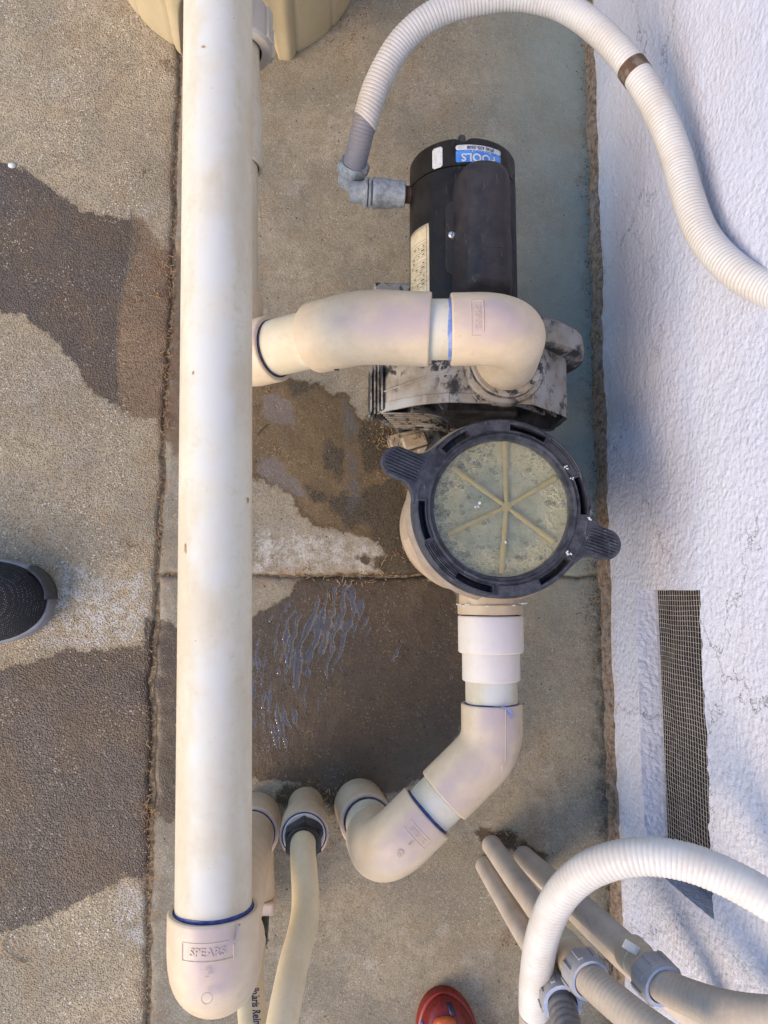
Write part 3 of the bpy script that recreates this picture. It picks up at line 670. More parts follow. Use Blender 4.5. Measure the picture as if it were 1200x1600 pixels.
for a_, ln in ((90, .074), (30, .066), (-36, .066), (-95, .075), (205, .074), (144, .075)):
    an = math.radians(a_); e_ = Vector((math.cos(an), math.sin(an), 0)); n_ = Vector((-e_.y, e_.x, 0)); V = []; F = []
    N_ = 16
    for i in range(N_+1):
        q = .004+(ln-.004)*i/N_; hw = .0025+.0012*i/N_ + .0008*mnoise.noise(Vector((q*90, a_, 1)))
        for sx, z_ in ((-1, -.0120), (-.75, -.0092), (.75, -.0092), (1, -.0120)): V.append(hub+e_*q+n_*hw*sx+Vector((0, 0, LZ+z_)))
    for i in range(N_):
        for k in range(3): F.append((i*4+k, i*4+4+k, i*4+5+k, i*4+1+k))
    mesh_obj('rib', V, F, M['spoke'], pump, angle=80)
V, F = lathe([(.0001, -.0082), (.0035, -.0082), (.0055, -.0088), (.0062, -.012)], hub+Vector((0, 0, LZ)), seg=24); mesh_obj('hub', V, F, M['spoke'], pump)
# bubbles: far too many to count
s = NT('foam bubble film'); lw = s.N.new("ShaderNodeLayerWeight"); lw.inputs[0].default_value = .45
c = s.mix(s.ramp(lw.outputs[1], .05, .35), (.30, .32, .22), (.95, .90, .68))
m_ = s.fin(c, .12); s.b.inputs["Alpha"].default_value = 1; s.set(s.b.inputs["Alpha"], s.ramp(lw.outputs[1], .03, .40, .06, 1.0))
g = G()
for k in range(760):
    for _ in range(30):
        r = .0765*math.sqrt(random.random()); an = random.uniform(0, 2*PI); dg = math.degrees(an) % 360
        dens = (r/.0765)**3 * (1.0 if 95 < dg < 215 else .45 if 215 <= dg < 300 else .15) + .03
        if random.random() < dens: break
    b_ = min(random.paretovariate(1.9)*.00085, .0048)
    if r+b_ > .0765: continue
    V, F = [], []; c_ = Vector((lc.x+r*math.cos(an), lc.y+r*math.sin(an), LZ-.0132)); sq = random.uniform(.7, 1)
    for i in range(4):
        el = PI/2*i/4
        for j in range(9): V.append(c_+Vector((math.cos(2*PI*j/9)*math.cos(el)*b_, math.sin(2*PI*j/9)*math.cos(el)*b_*sq, math.sin(el)*b_*.28)))
    V.append(c_+Vector((0, 0, b_*.28)))
    for i in range(3):
        for j in range(9): F.append((i*9+j, i*9+(j+1) % 9, i*9+9+(j+1) % 9, i*9+9+j))
    for j in range(9): F.append((27+j, 27+(j+1) % 9, 36))
    g.add(V, F)
o = g.obj('foam_bubbles', m_, pump, angle=180); o['kind'] = 'stuff'
# clear window
s = NT('clouded clear plastic'); fr = s.N.new("ShaderNodeLayerWeight"); fr.inputs[0].default_value = .5
gl = s.N.new("ShaderNodeBsdfGlossy"); gl.inputs["Roughness"].default_value = .22
tr = s.N.new("ShaderNodeBsdfTransparent"); tr.inputs[0].default_value = (.90, .90, .84, 1)
df = s.N.new("ShaderNodeBsdfDiffuse"); df.inputs[0].default_value = (.42, .41, .33, 1)
mx1 = s.N.new("ShaderNodeMixShader"); s.set(mx1.inputs[0], s.ramp(s.noise(70, 6, .7), .35, .75, .06, .30)); s.set(mx1.inputs[1], tr.outputs[0]); s.set(mx1.inputs[2], df.outputs[0])
mx2 = s.N.new("ShaderNodeMixShader"); s.set(mx2.inputs[0], s.math('MULTIPLY_ADD', s.math('POWER', fr.outputs[1], 4.0), .5, .045)); s.set(mx2.inputs[1], mx1.outputs[0]); s.set(mx2.inputs[2], gl.outputs[0])
nb = s.bump(s.noise(160, 5, .6), .15, .001); s.set(gl.inputs["Normal"], nb); s.set(s.out.inputs[0], mx2.outputs[0])
V, F = lathe([(.0001, -.0028), (.03, -.0031), (.06, -.0042), (.074, -.0052), (.0772, -.0062)], Vector((lc.x, lc.y, LZ))); mesh_obj('clear_window', V, F, s.m, pump)
# paint splashes on the lid
M['splash'] = simple('white paint splash', (.78, .78, .76), (.55, .55, .55), 300, .6)
for px, py, sz, zz_ in ((748, 788, 6, -.0025), (745, 793, 4, -.0025), (791, 848, 4, -.0025), (888, 864, 6, 0.0012), (884, 728, 4, .0012), (886, 734, 3, .0012), (920, 811, 5, .0012), (893, 748, 3, .0012)):
    g = G()
    for k in range(3):
        c_ = P(px+random.uniform(-1, 1)*sz*.6, py+random.uniform(-1, 1)*sz*.6, LZ); V = []
        for j in range(14):
            an = 2*PI*j/14; r = sz*.00028*random.uniform(.2, 1.25); V.append(c_+Vector((math.cos(an)*r, math.sin(an)*r, zz_)))
        V += [v+Vector((0, 0, .0005)) for v in V]; F = [tuple(range(14, 28))]+[(i, (i+1) % 14, 14+(i+1) % 14, 14+i) for i in range(14)]; g.add(V, F)
    g.obj('paint_splash', M['splash'], pump, smooth=False)

# --- volute casing: a shell, open towards the lid
y0 = P(760, 631, .275).y; y1 = P(800, 492, .275).y
xs = lambda px, z_: P(px, 650, z_).x
CX = (xs(590, .20)+xs(882, .20))/2
sec = [(xs(588, .205), .205), (xs(592, .185)-.0, .185), (xs(604, .15), .150), (xs(640, .12), .120), (xs(840, .12), .120), (xs(868, .15), .150), (xs(880, .185), .185), (xs(884, .215), .215), (xs(834, .275), .275), (xs(702, .277), .277), (xs(668, .268), .268), (xs(632, .247), .247), (xs(603, .225), .225)]
def smoothclosed(p, n=4, keep=(7, 8, 9)):
    out = []; N_ = len(p)
    for i in range(N_):
        p0, p1, p2, p3 = [np.array(p[(i+j) % N_]) for j in (-1, 0, 1, 2)]
        if i in keep: out.append(tuple(p1)); continue
        for k in range(n):
            t = k/n; out.append(tuple(.5*((2*p1)+(-p0+p2)*t+(2*p0-5*p1+4*p2-p3)*t*t+(-p0+3*p1-3*p2+p3)*t**3)))
    return out
sec = smoothclosed(sec); cz = .2
inner = [(x_+(CX-x_)*.045, z_+(cz-z_)*.06) for x_, z_ in sec]
n = len(sec); V = []; F = []
def ringv(pl, y_): return [Vector((x_, y_, z_)) for x_, z_ in pl]
seq = [(inner, y1-.01), (inner, y0+.002), (sec, y0), (sec, y0+.004), (sec, (y0+y1)/2), (sec, y1-.004), ([(x_+(CX-x_)*.03, z_+(cz-z_)*.03) for x_, z_ in sec], y1), ([(x_+(CX-x_)*.6, z_+(cz-z_)*.6) for x_, z_ in sec], y1+.002)]
for pl, y_ in seq: V += ringv(pl, y_)
for k in range(len(seq)-1):
    for i in range(n): j = (i+1) % n; F.append((k*n+i, k*n+j, (k+1)*n+j, (k+1)*n+i))
F.append(tuple(range(n))); F.append(tuple(range((len(seq)-1)*n, len(seq)*n))[::-1])
fm_ = [1 if i < n or i == len(F)-2 else 0 for i in range(len(F))]
casing = mesh_obj('volute_casing', V, F, None, pump, angle=28, mats=[M['casing'], M['black']], fm=fm_)
# band along the front edge of the top, lips and raised lines
def strip(pts2, yA, yB, h_, name='raised_rib'):
    g = G()
    for (xa, za), (xb, zb) in zip(pts2[:-1], pts2[1:]):
        t = Vector((xb-xa, 0, zb-za)); nn = Vector((-t.z, 0, t.x)).normalized()
        if nn.z < 0: nn = -nn
        a = Vector((xa, yA, za)); b = Vector((xb, yA, zb)); dY = Vector((0, yB-yA, 0))
        V = [a-nn*.002, b-nn*.002, b-nn*.002+dY, a-nn*.002+dY, a+nn*h_, b+nn*h_, b+nn*h_+dY, a+nn*h_+dY]
        g.add(V, [(4, 5, 6, 7), (0, 1, 5, 4), (1, 2, 6, 5), (2, 3, 7, 6), (3, 0, 4, 7)])
    return g.obj(name, M['casing'], casing, angle=30)
topline = [(x_, z_) for x_, z_ in sec if z_ > .222]; topline.sort()
strip(topline, y0+.0002, y0+.011, .0014, 'front_band')
# slanting scored line of the shoulder
g = G(); g.add(*rings([(P(600, 612, .232), P(700, 580, .275)-P(600, 612, .232), .0011), (P(650, 594, .262), P(700, 580, .275)-P(600, 612, .232), .0012), (P(700, 578, .2785), P(700, 580, .275)-P(600, 612, .232), .0010)], 8, True, True)); g.obj('raised_rib', M['casing'], casing)
# stacked fins on the left flank
for k in range(4):
    px = 579+k*5.6; z_ = .19+.010*k
    a_ = P(px, 572, z_); b_ = P(px+1.5, 648-abs(k-1)*3, z_)
    V, F = box(((a_.x+b_.x)/2, (a_.y+b_.y)/2, z_-.02), (.0022, abs(a_.y-b_.y), .055)); bevel(mesh_obj('fin', V, F, M['casing'], pump), .0006)
# inner ribs seen in the open mouth: horizontal louvres that curl down behind the pot
for k in range(8):
    z_ = .214-k*.0115; L = []
    x0_ = xs(596+k*3, z_); 
    pts = [Vector((x0_, y0-.001, z_)), Vector((x0_+.035, y0-.001, z_+.002)), Vector((x0_+.060-k*.0012, y0-.002, z_+.002)), Vector((x0_+.078-k*.001, y0-.004, z_-.006)), Vector((x0_+.088-k*.001, y0-.006, z_-.024)), Vector((x0_+.090, y0-.008, z_-.05))]
    sp, S_ = spline(pts, .006); V = []; F = []
    for i, (p, t) in enumerate(sp):
        nn = t.cross(Vector((0, 1, 0))).normalized()
        for q in ((-.0006, .0), (.0006, .0), (.0006, .0022), (-.0006, .0022)): V.append(p+nn*q[0]+Vector((0, q[1], 0)))
    for i in range(len(sp)-1):
        for j in range(4): j2 = (j+1) % 4; F.append((i*4+j, i*4+j2, i*4+4+j2, i*4+4+j))
    F.append((0, 1, 2, 3)); mesh_obj('inner_fin', V, F, M['casing'], pump, angle=40)
for pa, pb in (((683, 634, .27), (698, 652, .20)), ((640, 642, .25), (688, 655, .19)), ((790, 634, .27), (850, 650, .21)), ((835, 636, .27), (868, 655, .20))):
    a_ = P(*pa); b_ = P(*pb); a_.y = y0+.003; b_.y = y0+.003; t = (b_-a_)
    c_ = (a_+b_)/2+Vector((0, .03, 0)); ux = t.normalized(); uz = ux.cross(Vector((0, 1, 0)))
    V, F = box(c_, (t.length, .06, .0028), Matrix((ux, Vector((0, 1, 0)), uz)).transposed()); mesh_obj('inner_fin', V, F, M['casing'], pump, smooth=False)
# outlet boss
oc = P(795, 590, .283); dp = P(800, 517, .42)       # the discharge elbow's axis
OX, OY = P(795, 560, .30).x, P(795, 560, .30).y
V, F = lathe([(.050, .268), (.050, .281), (.0485, .284), (.0440, .286), (.0435, .293), (.0415, .295), (.036, .295), (.0355, .280)], Vector((OX, OY, 0)), seg=64)
boss = mesh_obj('outlet_boss', V, F, M['casing'], pump, angle=30)
V, F = box(P(797, 622, .2785), (.014, .010, .003)); bevel(mesh_obj('paint_patch', V, F, M['splash'], casing), .0012)
tri = [P(739, 616, .280), P(757, 616, .280), P(749, 628, .280)]
g = G()
for i in range(3):
    a_, b_ = tri[i], tri[(i+1) % 3]; g.add(*rings([(a_, b_-a_, .0008), (b_, b_-a_, .0008)], 6, True, True))
g.obj('moulded_triangle', M['casing'], casing)
# --- seal plate and clamp behind the casing
V, F = lathe([(.05, -.016), (.100, -.016), (.108, -.012), (.110, 0), (.108, .014), (.098, .022), (.05, .026)], Vector((xs(783, .17), P(0, 535, .17).y, .165)), Vector((0, 1, 0)), seg=72)
mesh_obj('seal_plate', V, F, M['casing'], pump, angle=40)
kc = P(893, 545, .20); V, F = lathe([(.0001, .012), (.011, .012), (.0125, .009), (.0125, -.02), (.01, -.03)], kc, Vector((.25, -.5, .8)), seg=28); mesh_obj('clamp_knob', V, F, M['galv'], pump, angle=30)
V, F = box(P(886, 532, .205), (.034, .010, .02), Matrix.Rotation(-.5, 3, 'Z')); bevel(mesh_obj('clamp_lug', V, F, M['casing'], pump), .002)
V, F = box(P(618, 455, .13), (.060, .012, .03)); bevel(mesh_obj('bracket', V, F, M['foot'], pump), .002)
# --- feet under the casing
V, F = box(P(650, 700, .045), (.075, .050, .03), Matrix.Rotation(.25, 3, 'Z')); bevel(mesh_obj('mounting_foot', V, F, M['foot'], pump), .003)
V, F = box(P(645, 693, .085), (.035, .020, .05), Matrix.Rotation(.3, 3, 'Z')); bevel(mesh_obj('mounting_foot', V, F, M['foot'], pump), .003)
V, F = lathe([(.0001, .012), (.007, .012), (.0075, .008), (.0075, 0), (.013, 0), (.013, -.003)], P(658, 700, .075), seg=6); mesh_obj('foot_bolt', V, F, M['foot'], pump, angle=20)
V, F = box(Vector((CX, P(0, 600, .03).y, .075)), (.15, .12, .15)); bevel(mesh_obj('pedestal', V, F, M['black'], pump), .006)
# --- inlet neck towards the suction pipe
SZ = .25
nx_ = P(766, 950, SZ)
L = [(Vector((nx_.x, lc.y-.06, SZ)), 0), ]
t = Vector((0, -1, 0)); yA = P(766, 925, SZ).y; yB = P(766, 945, SZ).y; yC = P(766, 962, SZ).y
V, F = rings([(Vector((nx_.x, lc.y-.06, SZ)), t, .040), (Vector((nx_.x, yA, SZ)), t, .040), (Vector((nx_.x, yA-.001, SZ)), t, .0365), (Vector((nx_.x, yB-.004, SZ)), t, .0365)], 48, True, True, rf=lambda k, an, r: r+.0006*math.sin(an*5+k))
mesh_obj('inlet_neck', V, F, M['beige'], pump, angle=30)
# --- motor
MZ = .19
mw0, mw1 = P(641, 330, MZ).x, P(803, 330, MZ).x; MX = (mw0+mw1)/2; MR = (mw1-mw0)/2
ye = P(722, 212, MZ+MR).y; ys_ = P(722, 300, MZ+.0).y; yb_ = y1-.03
ysm = P(645, 300, MZ).y
mo = Vector((MX, 0, MZ)); uu = Vector((0, 0, 1))
prof = [(.0001, ye+.002), (.030, ye+.002), (.033, ye-.004), (.050, ye-.003), (.055, ye+.002), (MR-.006, ye+.001), (MR-.002, ye-.001), (MR, ye-.005), (MR, ysm+.0015), (MR-.0022, ysm+.0012), (MR-.0022, ysm-.0005), (MR+.0004, ysm-.001), (MR+.0004, yb_+.05), (MR+.003, yb_+.048), (MR+.003, yb_)]
V, F = lathe(prof, mo, Vector((0, 1, 0)), seg=144, u=uu)
V2 = []
for v in V:       # scalloped rim at the end bell
    an = math.atan2(v.x-MX, v.z-MZ); dd = math.exp(-((an+.16)/.10)**2)
    if v.y > ye-.006 and math.hypot(v.x-MX, v.z-MZ) > MR*.8: v = Vector((v.x, v.y-.0055*dd, v.z))
    V2.append(v)
mesh_obj('motor_shell', V2, F, M['motor'], pump, angle=35)
V, F = lathe([(.0001, .006), (.0040, .006), (.0048, .004), (.0048, -.008)], Vector((MX-.0115, ye-.002, MZ+MR-.008)), Vector((0, 1, 0)), seg=20); mesh_obj('motor_bolt', V, F, M['black'], pump)
def motor_pt(an, y_, h_=0.0):   # an from straight up, positive to the right
    return Vector((MX+math.sin(an)*(MR+h_), y_, MZ+math.cos(an)*(MR+h_)))
def motor_patch(name, mat, a0, a1, ya, yb, h_=.0006, parent=pump, n=16, round_=.0025):
    V = []; F = []; W_ = (a1-a0)*MR; Hh = abs(yb-ya); rows = 12
    for j in range(rows+1):
        fy = j/rows; y_ = ya+(yb-ya)*fy; dy_ = min(fy, 1-fy)*Hh
        ins = round_-math.sqrt(max(round_**2-(round_-dy_)**2, 0)) if dy_ < round_ else 0
        for i in range(n+1):
            an = a0+ins/MR+(a1-a0-2*ins/MR)*i/n; V.append(motor_pt(an, y_, h_))
    for j in range(rows):
        for i in range(n): q = j*(n+1)+i; F.append((q, q+1, q+n+2, q+n+1))
    o = mesh_obj(name, V, F, mat, parent, angle=80); m_ = o.modifiers.new('thick', 'SOLIDIFY'); m_.thickness = .0005; m_.offset = -1; return o
def ang(px): return math.asin(max(-1, min(1, (P(px, 240, MZ+MR*.75).x-MX)/MR)))
yl0, yl1 = P(0, 255, MZ+MR).y, P(0, 223, MZ+MR).y
yl0 = ye-.034; yl1 = ye-.0115
a0, a1 = ang(709), ang(780)
blue = motor_patch('sticker', M['bluelabel'], a0, a1, yl0, yl1-.0065)
wht = motor_patch('sticker_header', M['whitelabel'], a0, a1, yl1-.0066, yl1, .0006, blue)
def motor_text(txt, size, an, y_, mat, parent, bold=0):
    V, F = text_geo(txt, size, .00015, bold)      # printed upside down as the picture shows it
    mesh_obj('lettering', [motor_pt(an+(-x_)/MR, y_-yy, .0009+z_) for x_, yy, z_ in V], F, mat, parent, smooth=False)
motor_text('POOLS', .0145, (a0+a1)/2-.02, yl0+.0065, M['whitelabel'], blue, .0003)
motor_text('(916) 635-3508', .0058, (a0+a1)/2+.02, yl1-.0033, M['navyink'], blue, .0001)
g = G()
for k in range(7): g.add([motor_pt(a0+.28+k*.055, yl0+.0135+(k % 3)*.001, .0009), motor_pt(a0+.31+k*.055, yl0+.0135+(k % 2)*.001, .0009), motor_pt(a0+.30+k*.055, yl0+.0155, .0009)], [(0, 1, 2)])
g.obj('emblem', M['whitelabel'], blue, smooth=False)
motor_patch('sticker', M['whitelabel'], ang(676), ang(690), ye-.036, ye-.009)
npY0, npY1 = P(0, 452, MZ+.03).y, P(0, 332, MZ+.03).y
npl = motor_patch('nameplate', M['paperlabel'], -1.50, math.asin((P(668, 400, MZ+.03).x-MX)/MR), npY0, npY1, .0006, round_=.001)
aR = math.asin((P(668, 400, MZ+.03).x-MX)/MR); g = G()
def bar(a_, b_, y_, th_): g.add([motor_pt(a_, y_, .0009), motor_pt(b_, y_, .0009), motor_pt(b_, y_+th_, .0009), motor_pt(a_, y_+th_, .0009)], [(0, 1, 2, 3)])
def vbar(a_, ya, yb): bar(a_, a_+.008, ya, yb-ya)
for y_ in [npY1-.002, npY1-.020] + [npY1-.024-k*.0055 for k in range(11)] + [npY0+.022, npY0+.003]:
    for q in range(8): bar(-1.46+(aR-.06+1.46)*q/8, -1.46+(aR-.06+1.46)*(q+1)/8, y_, .0003)
vbar(aR-.06, npY0+.003, npY1-.002)
for k in range(10):
    y_ = npY1-.0275-k*.0055; q = aR-.10
    while q > -1.4:
        wd = random.uniform(.04, .12)
        if random.random() < .6: bar(q-wd, q-.012, y_, .0014)
        q -= wd+random.uniform(.02, .1)
for cx_, yy_ in ((aR-.22, npY0+.012), (aR-.5, npY0+.010)):
    for k in range(14):
        t0_, t1_ = 2*PI*k/14, 2*PI*(k+1)/14; bar(cx_+.085*math.cos(t0_), cx_+.085*math.cos(t0_)+.014, yy_+.005*math.sin(t0_), .0008)
g.obj('printed_rows', M['ink'], npl, smooth=False)
# --- capacitor cover: rounded box on the upper right of the motor
ca = P(757, 345, .27); cyT = P(757, 232, .295).y; cyB = P(757, 454, .295).y
cw = (P(803, 345, .275).x-P(710, 345, .275).x)/2; cxm = (P(803, 345, .275).x+P(710, 345, .275).x)/2
V = []; F = []; N_ = 40; rows = 44; Ln = cyT-cyB
for j in range(rows+1):
    f = j/rows; y_ = cyB+Ln*f
    eT = math.sqrt(max(0, 1-max(0, (f-.80)/.20)**2.2)); eB = max(0, 1-max(0, (.10-f)/.10)**2.6)**.45 if f < .1 else 1
    wsc = eT*(.90+.10*eB)*(1 + (.03 if f < .42 else 0)*min(1, (.42-f)/.02) if f < .42 else 1); wsc = max(wsc, .02); hsc = (eT**.7)*(.35+.65*eB)
    for i in range(N_+1):
        an = PI*i/N_; cx_ = math.copysign(abs(math.cos(an))**.72, math.cos(an)); sz_ = abs(math.sin(an))**.60
        dent = -.0009*math.exp(-((f-.36)/.012)**2) if .2 < i/N_ < .75 else 0
        V.append(Vector((cxm-cx_*cw*wsc*(1 if sz_ > .1 else 1), y_, .205+(sz_*(.102+dent))*hsc)))
for j in range(rows):
    for i in range(N_): q = j*(N_+1)+i; F.append((q, q+1, q+N_+2, q+N_+1))
cov = mesh_obj('capacitor_cover', V, F, M['cover'], pump, angle=60)
fl = [(697, 322), (700, 317), (708, 314), (716, 314), (716, 452), (728, 458), (722, 457), (714, 448), (711, 436), (707, 428), (699, 423), (697, 412)]
V = [P(x_, y_, .2615) for x_, y_ in fl]; V2 = [v-Vector((0, 0, .0035)) for v in V]; nF = len(fl)
flg = mesh_obj('cover_flange', V+V2, [tuple(range(nF))[::-1]]+[(i, (i+1) % nF, nF+(i+1) % nF, nF+i) for i in range(nF)], M['flange'], cov, angle=30)
g = G()
for x_, dz_, r_ in ((711.5, 0, .0007), (802, -.010, .0006)):
    pts = [P(x_+(1 if y_ < 280 else 0), y_, .262+dz_) for y_ in range(272, 450, 12)]
    g.add(*rings([(p, pts[-1]-pts[0], r_) for p in pts], 6, True, True))
pts = [P(x_, 384+1.2*math.sin(x_*.05), .3085-((x_-757)/46)**2*.006) for x_ in range(742, 790, 5)]
g.add(*rings([(p, pts[-1]-pts[0], .0005) for p in pts], 6, True, True)); g.obj('edge_highlight', M['lid'], cov)  # pale lines drawn in as edge highlights on the dark cover
sc_ = P(706, 367, .2625)
V, F = lathe([(.0001, .0022), (.0030, .0020), (.0042, .0008), (.0042, -.001)], sc_, seg=24); mesh_obj('screw', V, F, M['screw'], cov)
V, F = box(sc_+Vector((0, 0, .0022)), (.0010, .0062, .0006), Matrix.Rotation(-.3, 3, 'Z')); mesh_obj('screw_slot', V, F, M['ink'], cov, smooth=False)

# ================================================================== SUCTION LINE (floor to pump)
r2 = .0302; R2 = .0355
suc = thing('suction_pipe', 'white pipe run from the floor up through two elbows into the front of the pump', 'pipe', P(563, 1262))
A = Vector((nx_.x, 0, SZ))
def at(py, px=None): return Vector((nx_.x, P(766, py, SZ).y, SZ))
t = Vector((0, -1, 0))
V, F = rings([(at(944), t, .036), (at(945), t, .0385), (at(959), t, .0385), (at(960), t, .036)], 48, True, True, rf=lambda k, an, r: r+.0007*math.sin(an*7+k*2)*math.sin(an*3))
mesh_obj('threaded_collar', V, F, M['beige'], suc, angle=30)
g = G()
for k in range(7):
    an = random.uniform(.2, PI-.2); p = at(943+random.uniform(-2, 3)); p += Vector((math.cos(an)*.036, 0, math.sin(an)*.036)); L = [(p+Vector((dx*.007, random.uniform(-.001, .001), random.uniform(0, .0012))), Vector((1, .1, 0)), .0004+.0005*random.random()) for dx in (-1, -.3, .4, 1)]
    g.add(*rings(L, 6, True, True))
g.obj('thread_tape', M['tape'], suc)
def seg_(pa, pb): return [(pa, (pb-pa).normalized()), (pb, (pb-pa).normalized())]
cpl = [at(962), at(975), at(1000), at(1019)]; fitting('coupling', [(p, t) for p in cpl], .0382, .0335, M['fitpale'], suc)
glue(at(963), Vector((0, 1, 0)), .0345, suc, M['primerdark'], .0012, .001)
rd = [at(1012), at(1030), at(1063)]; fitting('reducer', [(p, t) for p in rd], .0338, .0307, M['fitpale'], suc)
E1 = Vector((nx_.x, P(768, 1168, SZ).y, SZ))
E2 = P(600, 1336, SZ-.005); dirE = (E2-E1).normalized()
pE2 = E1+dirE*((E2-E1).length)
pipe('pipe', [(at(1055), t), (at(1120), t)], r2, M['pipe'], suc)
Ls = run([at(1099), E1, E1+dirE*.078], .050, 12); fitting('elbow', Ls, R2, .0318, M['fit'], suc)
glue(at(1099), Vector((0, 1, 0)), r2, suc, M['primer'], .0008, .0015, seed=1)
pipe('pipe', seg_(E1+dirE*.06, E2-dirE*.06), r2, M['pipe'], suc)
glue(E1+dirE*.078, dirE, r2, suc, M['primerdark'], .0004, .0012, lip=.0008, seed=2)
dn = (P(563, 1258, .0)-E2).normalized(); base = P(561, 1256, 0)
mouth = E2-dirE*.068
El = run([mouth, E2, E2+dn*.080], .040, 16)
elb = fitting('elbow', El, R2+.0012, .0318, M['fit'], suc)
glue(mouth, -dirE, r2, suc, M['primer'], .0028, .002, seed=3)
q1 = E2+dn*.078; pipe('pipe', seg_(q1-dn*.02, base), r2, M['pipe'], suc)
flo = [base-dn*.002, base-dn*.05, base-dn*.103]; fitting('floor_coupling', [(p, -dn) for p in flo], R2+.0008, .0318, M['fit'], suc)
glue(flo[-1], -dn, r2+.001, suc, M['primerdark'], .002, .002, seed=5)
# moulded maker's mark on the elbow: a frame, letters and a dot
def logo(p, t, up, r, parent, rot=0, sc=1.0, extra=True, word='SPEARS'):
    g = G(); V, F = text_geo(word, .0085*sc, .00035, .0001); g.add(on_pipe([(x_, y_, z_+.0002) for x_, y_, z_ in V], p, t, up, r, rot), F)
    wd, hg = .020*sc, .0065*sc
    for x0_, y0_, x1_, y1_ in ((-wd, hg, wd*.8, hg), (-wd, -hg, wd, -hg), (-wd, -hg, -wd, hg), (wd, -hg, wd, hg*.5)):
        N_ = 6; pts = [on_pipe([(x0_+(x1_-x0_)*i/N_, y0_+(y1_-y0_)*i/N_, .0001)], p, t, up, r, rot)[0] for i in range(N_+1)]
        g.add(*rings([(q, (pts[-1]-pts[0]), .00055) for q in pts], 6, True, True))
    if extra:
        V, F = text_geo('2', .0085*sc, .00035); g.add(on_pipe([(x_, y_-.014*sc, z_+.0014) for x_, y_, z_ in V], p, t, up, r, rot), F)
        pts = [on_pipe([(.004*math.cos(a_)*sc, -.032*sc+.004*math.sin(a_)*sc, .0001)], p, t, up, r, rot)[0] for a_ in np.linspace(0, 2*PI, 17)]
        g.add(*rings([(pts[i], (pts[min(i+1, 16)]-pts[max(i-1, 0)]), .0005) for i in range(17)], 6))
    return g.obj('moulded_mark', M['fit'], parent, angle=40)
up_ = Vector((0, 0, 1))
logo(mouth+dirE*.020, dirE, up_, R2+.0012, suc, PI/2, .85)
g = G(); pts = [at(1101)+Vector((.008, 0, R2+.0)), at(1135)+Vector((.008, 0, R2-.0008)), at(1178)+Vector((.007, 0, R2-.0008)), at(1186)+Vector((.002, 0, R2)), at(1194)+Vector((.003, 0, R2))]
g.add(*rings([(p, Vector((0, -1, 0)), .0005) for p in pts], 6, True, True)); g.obj('mould_line', M['fit'], suc)
V = [P(783, 1104, SZ+R2), P(796, 1106, SZ+R2-.001), P(803, 1118, SZ+R2-.003), P(799, 1123, SZ+R2-.002), P(790, 1111, SZ+R2-.0005)]
V = [v+Vector((0, 0, .0003)) for v in V]; mesh_obj('primer_drip', V+[v-Vector((0, 0, .003)) for v in V], [(0, 1, 2, 3, 4)[::-1]]+[(i, (i+1) % 5, 5+(i+1) % 5, 5+i) for i in range(5)], simple('thin lavender primer', (.24, .25, .42), None, 50, .5), suc, smooth=False)

# ================================================================== DISCHARGE LINE
dis = thing('discharge_pipe', 'short white pipe run with sky-tinted lavender elbows crossing over the pump casing', 'pipe', Vector((OX, OY, .28)))
D0 = P(801, 513, .415); DL = P(672, 516, .405)
low = Vector((OX, OY, .29))
dv = (D0-low).normalized(); dh = (DL-D0).normalized()
mouthD = D0+dh*.062
Lp = run([low+dv*.0, D0, mouthD], .041, 16)
fitting('elbow', Lp, R2+.0006, .0318, M['fit'], dis)
glue(mouthD, dh, r2, dis, simple('pale blue primer', (.14, .22, .52), (.3, .36, .6), 150, .4), .003, .002, seed=7)
m45 = P(672, 515, .405); c45 = P(565, 511, .395); e45 = P(442, 541, .328); dl = (e45-c45).normalized()
pipe('pipe', seg_(D0+dh*.05, m45-dh*-.02), r2, M['pipe'], dis)
o45 = c45+dl*.060
fitting('elbow', run([m45, c45, o45], .075, 12), R2+.0014, .0312, M['fit'], dis)
pipe('pipe', seg_(c45+dl*.04, e45+dl*.03), r2+.0003, M['pipe'], dis)
tz = P(360, 562, .285); sm = P(437, 543, .326); sd2 = (tz-sm).normalized(); up2 = P(361, 455, .285)
fitting('elbow', run([sm+sd2*.006, tz, tz+(up2-tz).normalized()*.075], .038, 14), R2+.0010, .0318, M['fit'], dis)
glue(sm+sd2*.006, -sd2, r2, dis, M['primerdark'], .0012, .0008, seed=8)
un = P(361, 60, .285); pipe('pipe', seg_(tz+(up2-tz).normalized()*.05, un), r2+.001, M['pipe'], dis)
uy = (un-up2).normalized(); cA = P(362, 262, .285); cB = P(362, 172, .285)
fitting('coupling', [(cA, uy), ((cA+cB)/2, uy), (cB, uy)], R2+.0005, .0318, M['pipe'], dis); glue(cB, uy, r2+.0012, dis, M['primerdark'], .003, .002)
pipe('pipe', seg_(cB-uy*.02, un), r2+.003, M['pipe'], dis)
V, F = text_geo('.', .01); 
g = G(); g.add(*rings([(P(526, 574, .355), Vector((0, 0, 1)), .004), (P(526, 574, .37), Vector((0, 0, 1)), .004)], 6, True, True)); g.obj('support_bolt', M['black'], dis)
logo(D0+dh*.038, dh, up_, R2+.0006, dis, PI/2, .9, False)
